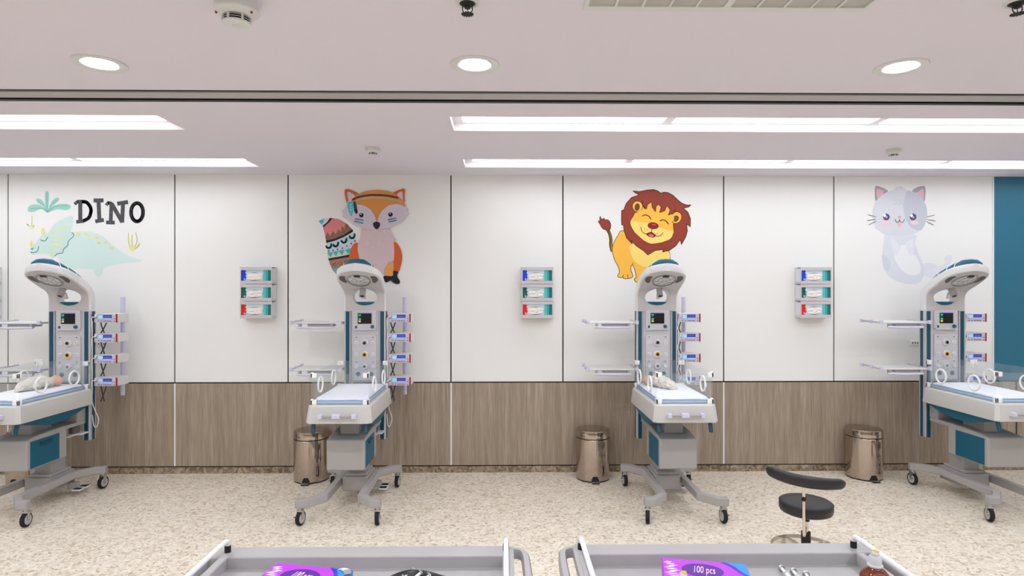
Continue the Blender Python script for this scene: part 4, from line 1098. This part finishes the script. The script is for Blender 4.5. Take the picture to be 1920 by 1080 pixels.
A.fill([(395,208),(420,215),(432,270),(436,320),(420,328),(402,285)], (40,70,96)); A.fill([(400,288),(434,285),(436,322),(420,330)], BLK)
for x, y in ((476,345),(770,338)):
    A.fill(ell(x,y,23,23,18), BLK, False); A.fill(ell(x-4,y-10,6,6,8), (240,240,240), False)
A.fill([(595,425),(630,410),(663,425),(660,460),(632,487),(602,462)], (26,22,24))
A.line([(412,380),(455,388),(498,396)], (180,160,190), 9); A.line([(405,405),(450,415),(492,424)], CY, 8)
A.line([(745,388),(785,382),(828,372)], (180,160,190), 9); A.line([(750,412),(790,405),(834,394)], CY, 8)
A.done('fox_wall_sticker', 'fox wall sticker with headband, feathers and patterned tail', 'wall sticker', 'animal wall stickers')

# lion
A = Art(1110, 340, 5.4)
OUT, MANE, YEL, LYE = (70,30,18), (150,58,38), (255,192,70), (255,222,120)
A.line([(160,495),(180,535),(192,590),(190,640),(203,705)], OUT, 22); A.line([(162,497),(182,537),(194,590),(193,640),(205,705)], (240,180,60), 14)
A.fill([(82,355),(98,385),(122,374),(128,388),(165,392),(188,430),(186,475),(167,498),(110,480),(82,435),(64,404),(78,400)], MANE, True, OUT, 4)
A.fill([(325,500),(262,550),(217,630),(205,700),(225,785),(268,870),(276,925),(258,955),(275,972),(312,972),(325,984),(372,984),(408,970),(410,945),(394,900),(396,858),(414,850),(438,915),(446,970),(428,990),(440,1015),(480,1025),(560,1000),(700,950),(780,860),(776,700),(640,600)], YEL, True, OUT, 4)
A.fill([(400,640),(388,720),(420,795),(480,845),(560,872),(660,855),(776,800),(774,712),(640,640)], LYE)
A.line([(412,825),(414,850)], OUT, 4, False); A.line([(318,945),(310,972)], OUT, 4, False); A.line([(360,945),(366,978)], OUT, 4, False)
mane = [(415,98),(480,105),(550,90),(620,83),(665,97),(695,121),(730,110),(770,115),(820,142),(870,190),(910,222),(955,240),(1000,240),(978,260),(925,272),(970,312),(996,380),(994,460),(957,430),(965,500),(950,560),(905,638),(893,590),(845,655),(785,698),(712,716),(725,690),(640,700),(565,745),(520,702),(450,655),(398,600),(405,630),(350,575),(325,500),(318,442),(300,440),(298,380),(300,296),(322,290),(345,225),(400,165),(478,137),(440,118)]
A.fill(mane, MANE, False, OUT, 5)
A.fill([(385,400),(430,330),(480,300),(510,235),(530,275),(552,278),(560,240),(602,206),(608,262),(642,308),(648,255),(672,233),(700,262),(682,317),(735,300),(758,246),(790,290),(772,342),(815,330),(842,300),(840,400),(822,440),(830,520),(800,580),(710,622),(600,637),(520,602),(430,520),(390,450)], YEL, False, OUT, 4)
A.fill([(392,405),(440,402),(500,415),(560,420),(620,450),(700,470),(760,495),(815,505),(800,575),(710,615),(600,630),(522,596),(435,515),(395,450)], LYE)
A.fill([(408,250),(430,208),(480,203),(512,240),(505,282),(470,312),(425,295)], YEL, True, OUT, 4); A.fill(ell(457,262,23,36,16,.15), (112,72,38), False, OUT, 3)
A.fill([(818,330),(858,308),(900,332),(902,385),(862,425),(812,415),(825,372)], YEL, True, OUT, 4); A.fill(ell(848,378,26,32,16,.7), (112,72,38), False, OUT, 3)
A.fill([(428,330),(480,306),(500,290),(520,330),(450,380)], YEL); A.fill([(790,340),(826,344),(824,400),(790,390)], YEL)
A.line([(508,352),(540,340),(575,355),(597,385)], OUT, 6); A.line([(685,402),(720,390),(752,405),(774,434)], OUT, 6)
A.line([(493,462),(505,505),(540,530),(580,522),(605,510)], OUT, 4); A.line([(607,482),(605,515),(640,550),(690,550),(718,520)], OUT, 4)
A.fill([(552,532),(600,518),(640,548),(618,566),(575,556)], (110,24,24), True, OUT, 3); A.fill([(570,540),(605,535),(625,556),(600,564)], (238,110,110))
A.fill(ell(618,450,53,32,22,.12), (150,12,26), False, OUT, 3); A.fill(ell(628,438,22,9,14,.12), (200,70,80), False)
for p in ((529,482),(560,492),(535,503),(627,520),(658,527),(642,537)): A.fill(ell(*p,4,4,6), OUT, False)
A.line([(510,195),(512,235),(545,280)], OUT, 4); A.line([(842,285),(825,305)], OUT, 4, False)
A.done('lion_wall_sticker', 'smiling lion wall sticker with reddish brown mane', 'wall sticker', 'animal wall stickers')

# cat
A = Art(1600, 330, 5.4)
BD, BD2, GR = (222,225,231), (230,232,237), (168,168,178)
A.fill([(720,885),(800,885),(862,915),(830,950),(720,970),(640,960)], (226,228,235)); A.fill([(905,900),(920,830),(965,800),(998,820),(985,880),(940,960),(820,1030),(700,1010),(640,990)], (229,231,238))
A.fill([(340,590),(310,680),(292,790),(300,900),(340,990),(420,1050),(520,1085),(640,1090),(700,1040),(718,960),(700,880),(660,790),(625,680),(620,590)], BD)
A.fill([(480,705),(540,705),(560,770),(620,800),(670,880),(680,960),(640,1000),(560,1000),(470,930),(410,810),(455,780)], (240,240,239))
A.fill([(385,640),(395,740),(412,795),(440,803),(460,770),(458,690)], BD2); A.fill([(530,680),(548,760),(575,803),(605,790),(612,720),(600,640)], BD2)
A.fill([(292,800),(350,830),(375,900),(355,960),(320,955),(298,880)], (212,217,226))
A.fill([(222,108),(262,106),(350,160),(235,255),(217,180)], GR); A.fill([(235,140),(275,138),(305,165),(250,245)], (228,180,186))
A.fill([(724,108),(660,110),(595,160),(706,266),(728,190)], GR); A.fill([(708,135),(670,150),(640,180),(700,262)], (228,185,190))
A.fill([(350,160),(400,140),(440,110),(455,105),(450,120),(470,105),(490,108),(545,145),(640,170),(705,240),(742,320),(745,420),(715,510),(640,575),(540,602),(430,605),(320,590),(230,530),(195,440),(195,340),(230,250),(290,190)], (218,220,226), False)
A.fill([(550,150),(640,175),(705,245),(740,325),(742,420),(712,510),(675,550),(600,530),(545,470),(515,390),(508,290),(525,200)], (198,202,211))
for x, y in ((332,415),(602,415)):
    A.fill(ell(x,y,34,34,22), (84,60,108), False); A.fill(ell(x,y+4,20,20,16), (110,85,130), False); A.fill(ell(x-16,y-14,16,16,14), (248,248,248), False); A.fill(ell(x+4,y+2,7,7,10), (248,248,248), False)
A.fill(ell(318,474,38,20,16), (240,206,212), False); A.fill(ell(618,474,42,20,16), (240,208,214), False)
A.fill([(445,412),(465,404),(488,412),(467,434)], (240,170,178)); A.line([(424,438),(432,464),(455,466),(467,445),(478,466),(504,466),(514,438)], (60,56,66), 4)
A.fill([(448,475),(467,466),(488,476),(480,505),(466,514),(452,502)], (244,188,196))
for a, b in (((148,393),(226,413)),((138,452),(222,438)),((152,496),(226,458)),((818,396),(742,414)),((828,455),(742,440)),((810,496),(738,460))): A.line([a, b], (90,86,92), 3.5, False)
for k in range(14):
    x = 405+(k % 7)*15; y = 235+(k//7)*30+(k % 3)*8; A.line([(x,y),(x+2,y+16)], (200,203,212), 3, False)
A.done('cat_wall_sticker', 'pale grey kitten wall sticker with purple eyes', 'wall sticker', 'animal wall stickers')

# dinosaur
A = Art(30, 340, 5.685)
MT, MT2, LY = (214,236,229), (208,232,224), (236,234,160)
A.fill([(480,590),(620,545),(740,533),(850,550),(930,590),(1010,660),(1110,740),(1230,808),(1345,848),(1200,868),(1080,880),(960,915),(935,935),(915,990),(880,1012),(845,995),(825,940),(800,932),(640,930),(560,930),(440,800)], MT)
A.fill([(150,745),(165,700),(210,660),(260,590),(310,550),(345,548),(390,480),(470,420),(600,368),(600,480),(585,530),(615,580),(560,640),(550,690),(500,750),(470,765),(415,795),(385,818),(350,775),(290,768),(220,778),(165,770)], MT2)
for a, b in (((380,552),(560,480)),((378,600),(530,588)),((375,648),(465,650)),((385,680),(500,715)),((355,700),(400,800))): A.line([a, b], LY, 9, False)
A.line([(415,795),(450,770),(497,763),(510,720),(552,685),(560,640),(617,580),(600,545)], (84,140,138), 5); A.line([(596,548),(606,552)], (84,140,138), 5, False)
A.line([(262,622),(290,636),(320,628),(340,592)], (60,110,104), 4.5); A.line([(158,758),(200,758),(235,735),(243,692)], (60,110,104), 4.5)
A.fill(ell(173,720,8,8,10), (60,90,90), False); A.fill(ell(186,713,4,4,8), (60,90,90), False)
A.fill([(150,680),(168,628),(182,685),(165,695)], (236,228,120)); A.fill([(270,548),(292,490),(306,545),(290,558)], (240,232,110))
for x, y in ((670,562),(750,563),(790,612),(860,598),(882,655),(950,648),(1018,708)): A.fill(ell(x,y,22,13,12,.3), (240,236,120) if x < 800 else (240,226,150), False)
A.done('dinosaur_wall_sticker', 'pale mint dinosaur wall sticker with yellow spots', 'wall sticker', 'animal wall stickers')
A = Art(30, 340, 5.685)
for pts in ([(335,335),(270,295),(190,325),(130,320),(135,270),(190,247),(260,255),(310,290)], [(335,335),(300,270),(240,235),(215,200),(225,182),(270,195),(310,250)],
            [(335,335),(312,230),(310,130),(333,103),(352,130),(350,220)], [(335,335),(355,270),(385,210),(440,173),(460,190),(430,230),(370,275)], [(335,335),(370,275),(450,245),(530,240),(580,255),(575,290),(530,305),(430,298)]):
    A.fill(pts, (160,214,200))
for a, b, c in (((335,330),(270,290),(150,292)), ((335,330),(290,255),(240,205)), ((335,330),(332,220),(333,125)), ((335,330),(380,250),(440,200)), ((335,330),(420,268),(550,262))): A.line([a, b, c], (122,172,160), 3)
A.done('leaf_wall_sticker', 'mint green five-leaf sprig sticker above the dinosaur head', 'wall sticker', 'plant wall stickers')
def sprig(pts, fillp, rgb, label):
    A = Art(30, 340, 5.685)
    for p in pts: A.line(p, rgb, 7)
    A.fill(fillp, rgb); A.done('grass_wall_sticker', label, 'wall sticker', 'plant wall stickers')
sprig([[(165,490),(170,440),(172,370)], [(150,485),(130,470),(118,455)], [(175,485),(195,470)]], [(135,480),(165,475),(185,488),(165,508)], (238,238,160), 'pale yellow grass tuft sticker in front of the dinosaur, under the leaf sprig')
sprig([[(1215,700),(1198,640),(1200,550)], [(1240,700),(1235,640),(1240,570)], [(1260,705),(1285,660),(1290,600),(1275,545)], [(1265,720),(1300,695),(1318,665)]], [(1205,690),(1235,700),(1265,718),(1240,742),(1212,720)], (236,234,110), 'yellow grass tuft sticker above the dinosaur tail')

# DINO lettering
t = tag(empty('wall_lettering', (wall_point(206, 396)[0], YW, wall_point(206, 396)[1])), 'charcoal serif lettering reading DINO above the dinosaur', 'lettering')
CH = (72,72,78)
def letter(strokes, w=34):
    A = Art(30, 340, 5.685)
    for p in strokes:
        A.line(p[0], CH, p[1] if len(p) > 1 else w, p[2] if len(p) > 2 else False)
    for k in range(5): 
        q = strokes[k % len(strokes)][0]; f = .3+.13*k; i = min(len(q)-2, int(f*(len(q)-1))); A.fill(ell(q[i][0]+(q[i+1][0]-q[i][0])*.5, q[i][1]+(q[i+1][1]-q[i][1])*.5, 2.5, 2.5, 6), (215,215,215), False)
    o = A.done('letter', '', '', parent=None) if False else A.mb.build('letter', A.mats, None, smooth=False)
    o.parent = t; o.matrix_parent_inverse = Matrix.Translation(t.location).inverted()
letter([([(630,240),(660,215),(700,215)], 24), ([(686,215),(686,430)], 30), ([(650,432),(712,424)], 26), ([(700,216),(755,225),(795,280),(798,330),(775,390),(712,424)], 26, True)])
letter([([(835,204),(926,204)], 30), ([(880,205),(890,415)], 30), ([(853,426),(931,412)], 28)])
letter([([(965,250),(985,228),(1020,235)], 24), ([(1018,235),(1010,430)], 28), ([(968,438),(1046,440)], 28), ([(1025,245),(1130,430)], 30), ([(1142,235),(1132,432)], 30), ([(1087,238),(1188,222)], 30)])
letter([(ell(1291,330,64,98,28)+[(1355,330)], 28)])

# ------------------------------------------------------------------ camera, world, view
cam = bpy.data.cameras.new('camera'); co = bpy.data.objects.new('camera', cam); COL.objects.link(co)
cam.lens = 36*F_PX/1920; cam.sensor_width = 36; cam.clip_start = .05
co.location = (0, 0, CAM_H); co.rotation_euler = (PI/2, 0, -YAW)
sc = bpy.context.scene; sc.camera = co
wd = bpy.data.worlds.new('world'); sc.world = wd; wd.use_nodes = True
wd.node_tree.nodes['Background'].inputs[0].default_value = (1, 1, 1, 1); wd.node_tree.nodes['Background'].inputs[1].default_value = .3
sc.view_settings.view_transform = 'Standard'; sc.view_settings.look = 'None'; sc.view_settings.gamma = 1; sc.view_settings.use_curve_mapping = False
sc.view_settings.exposure = 0.16
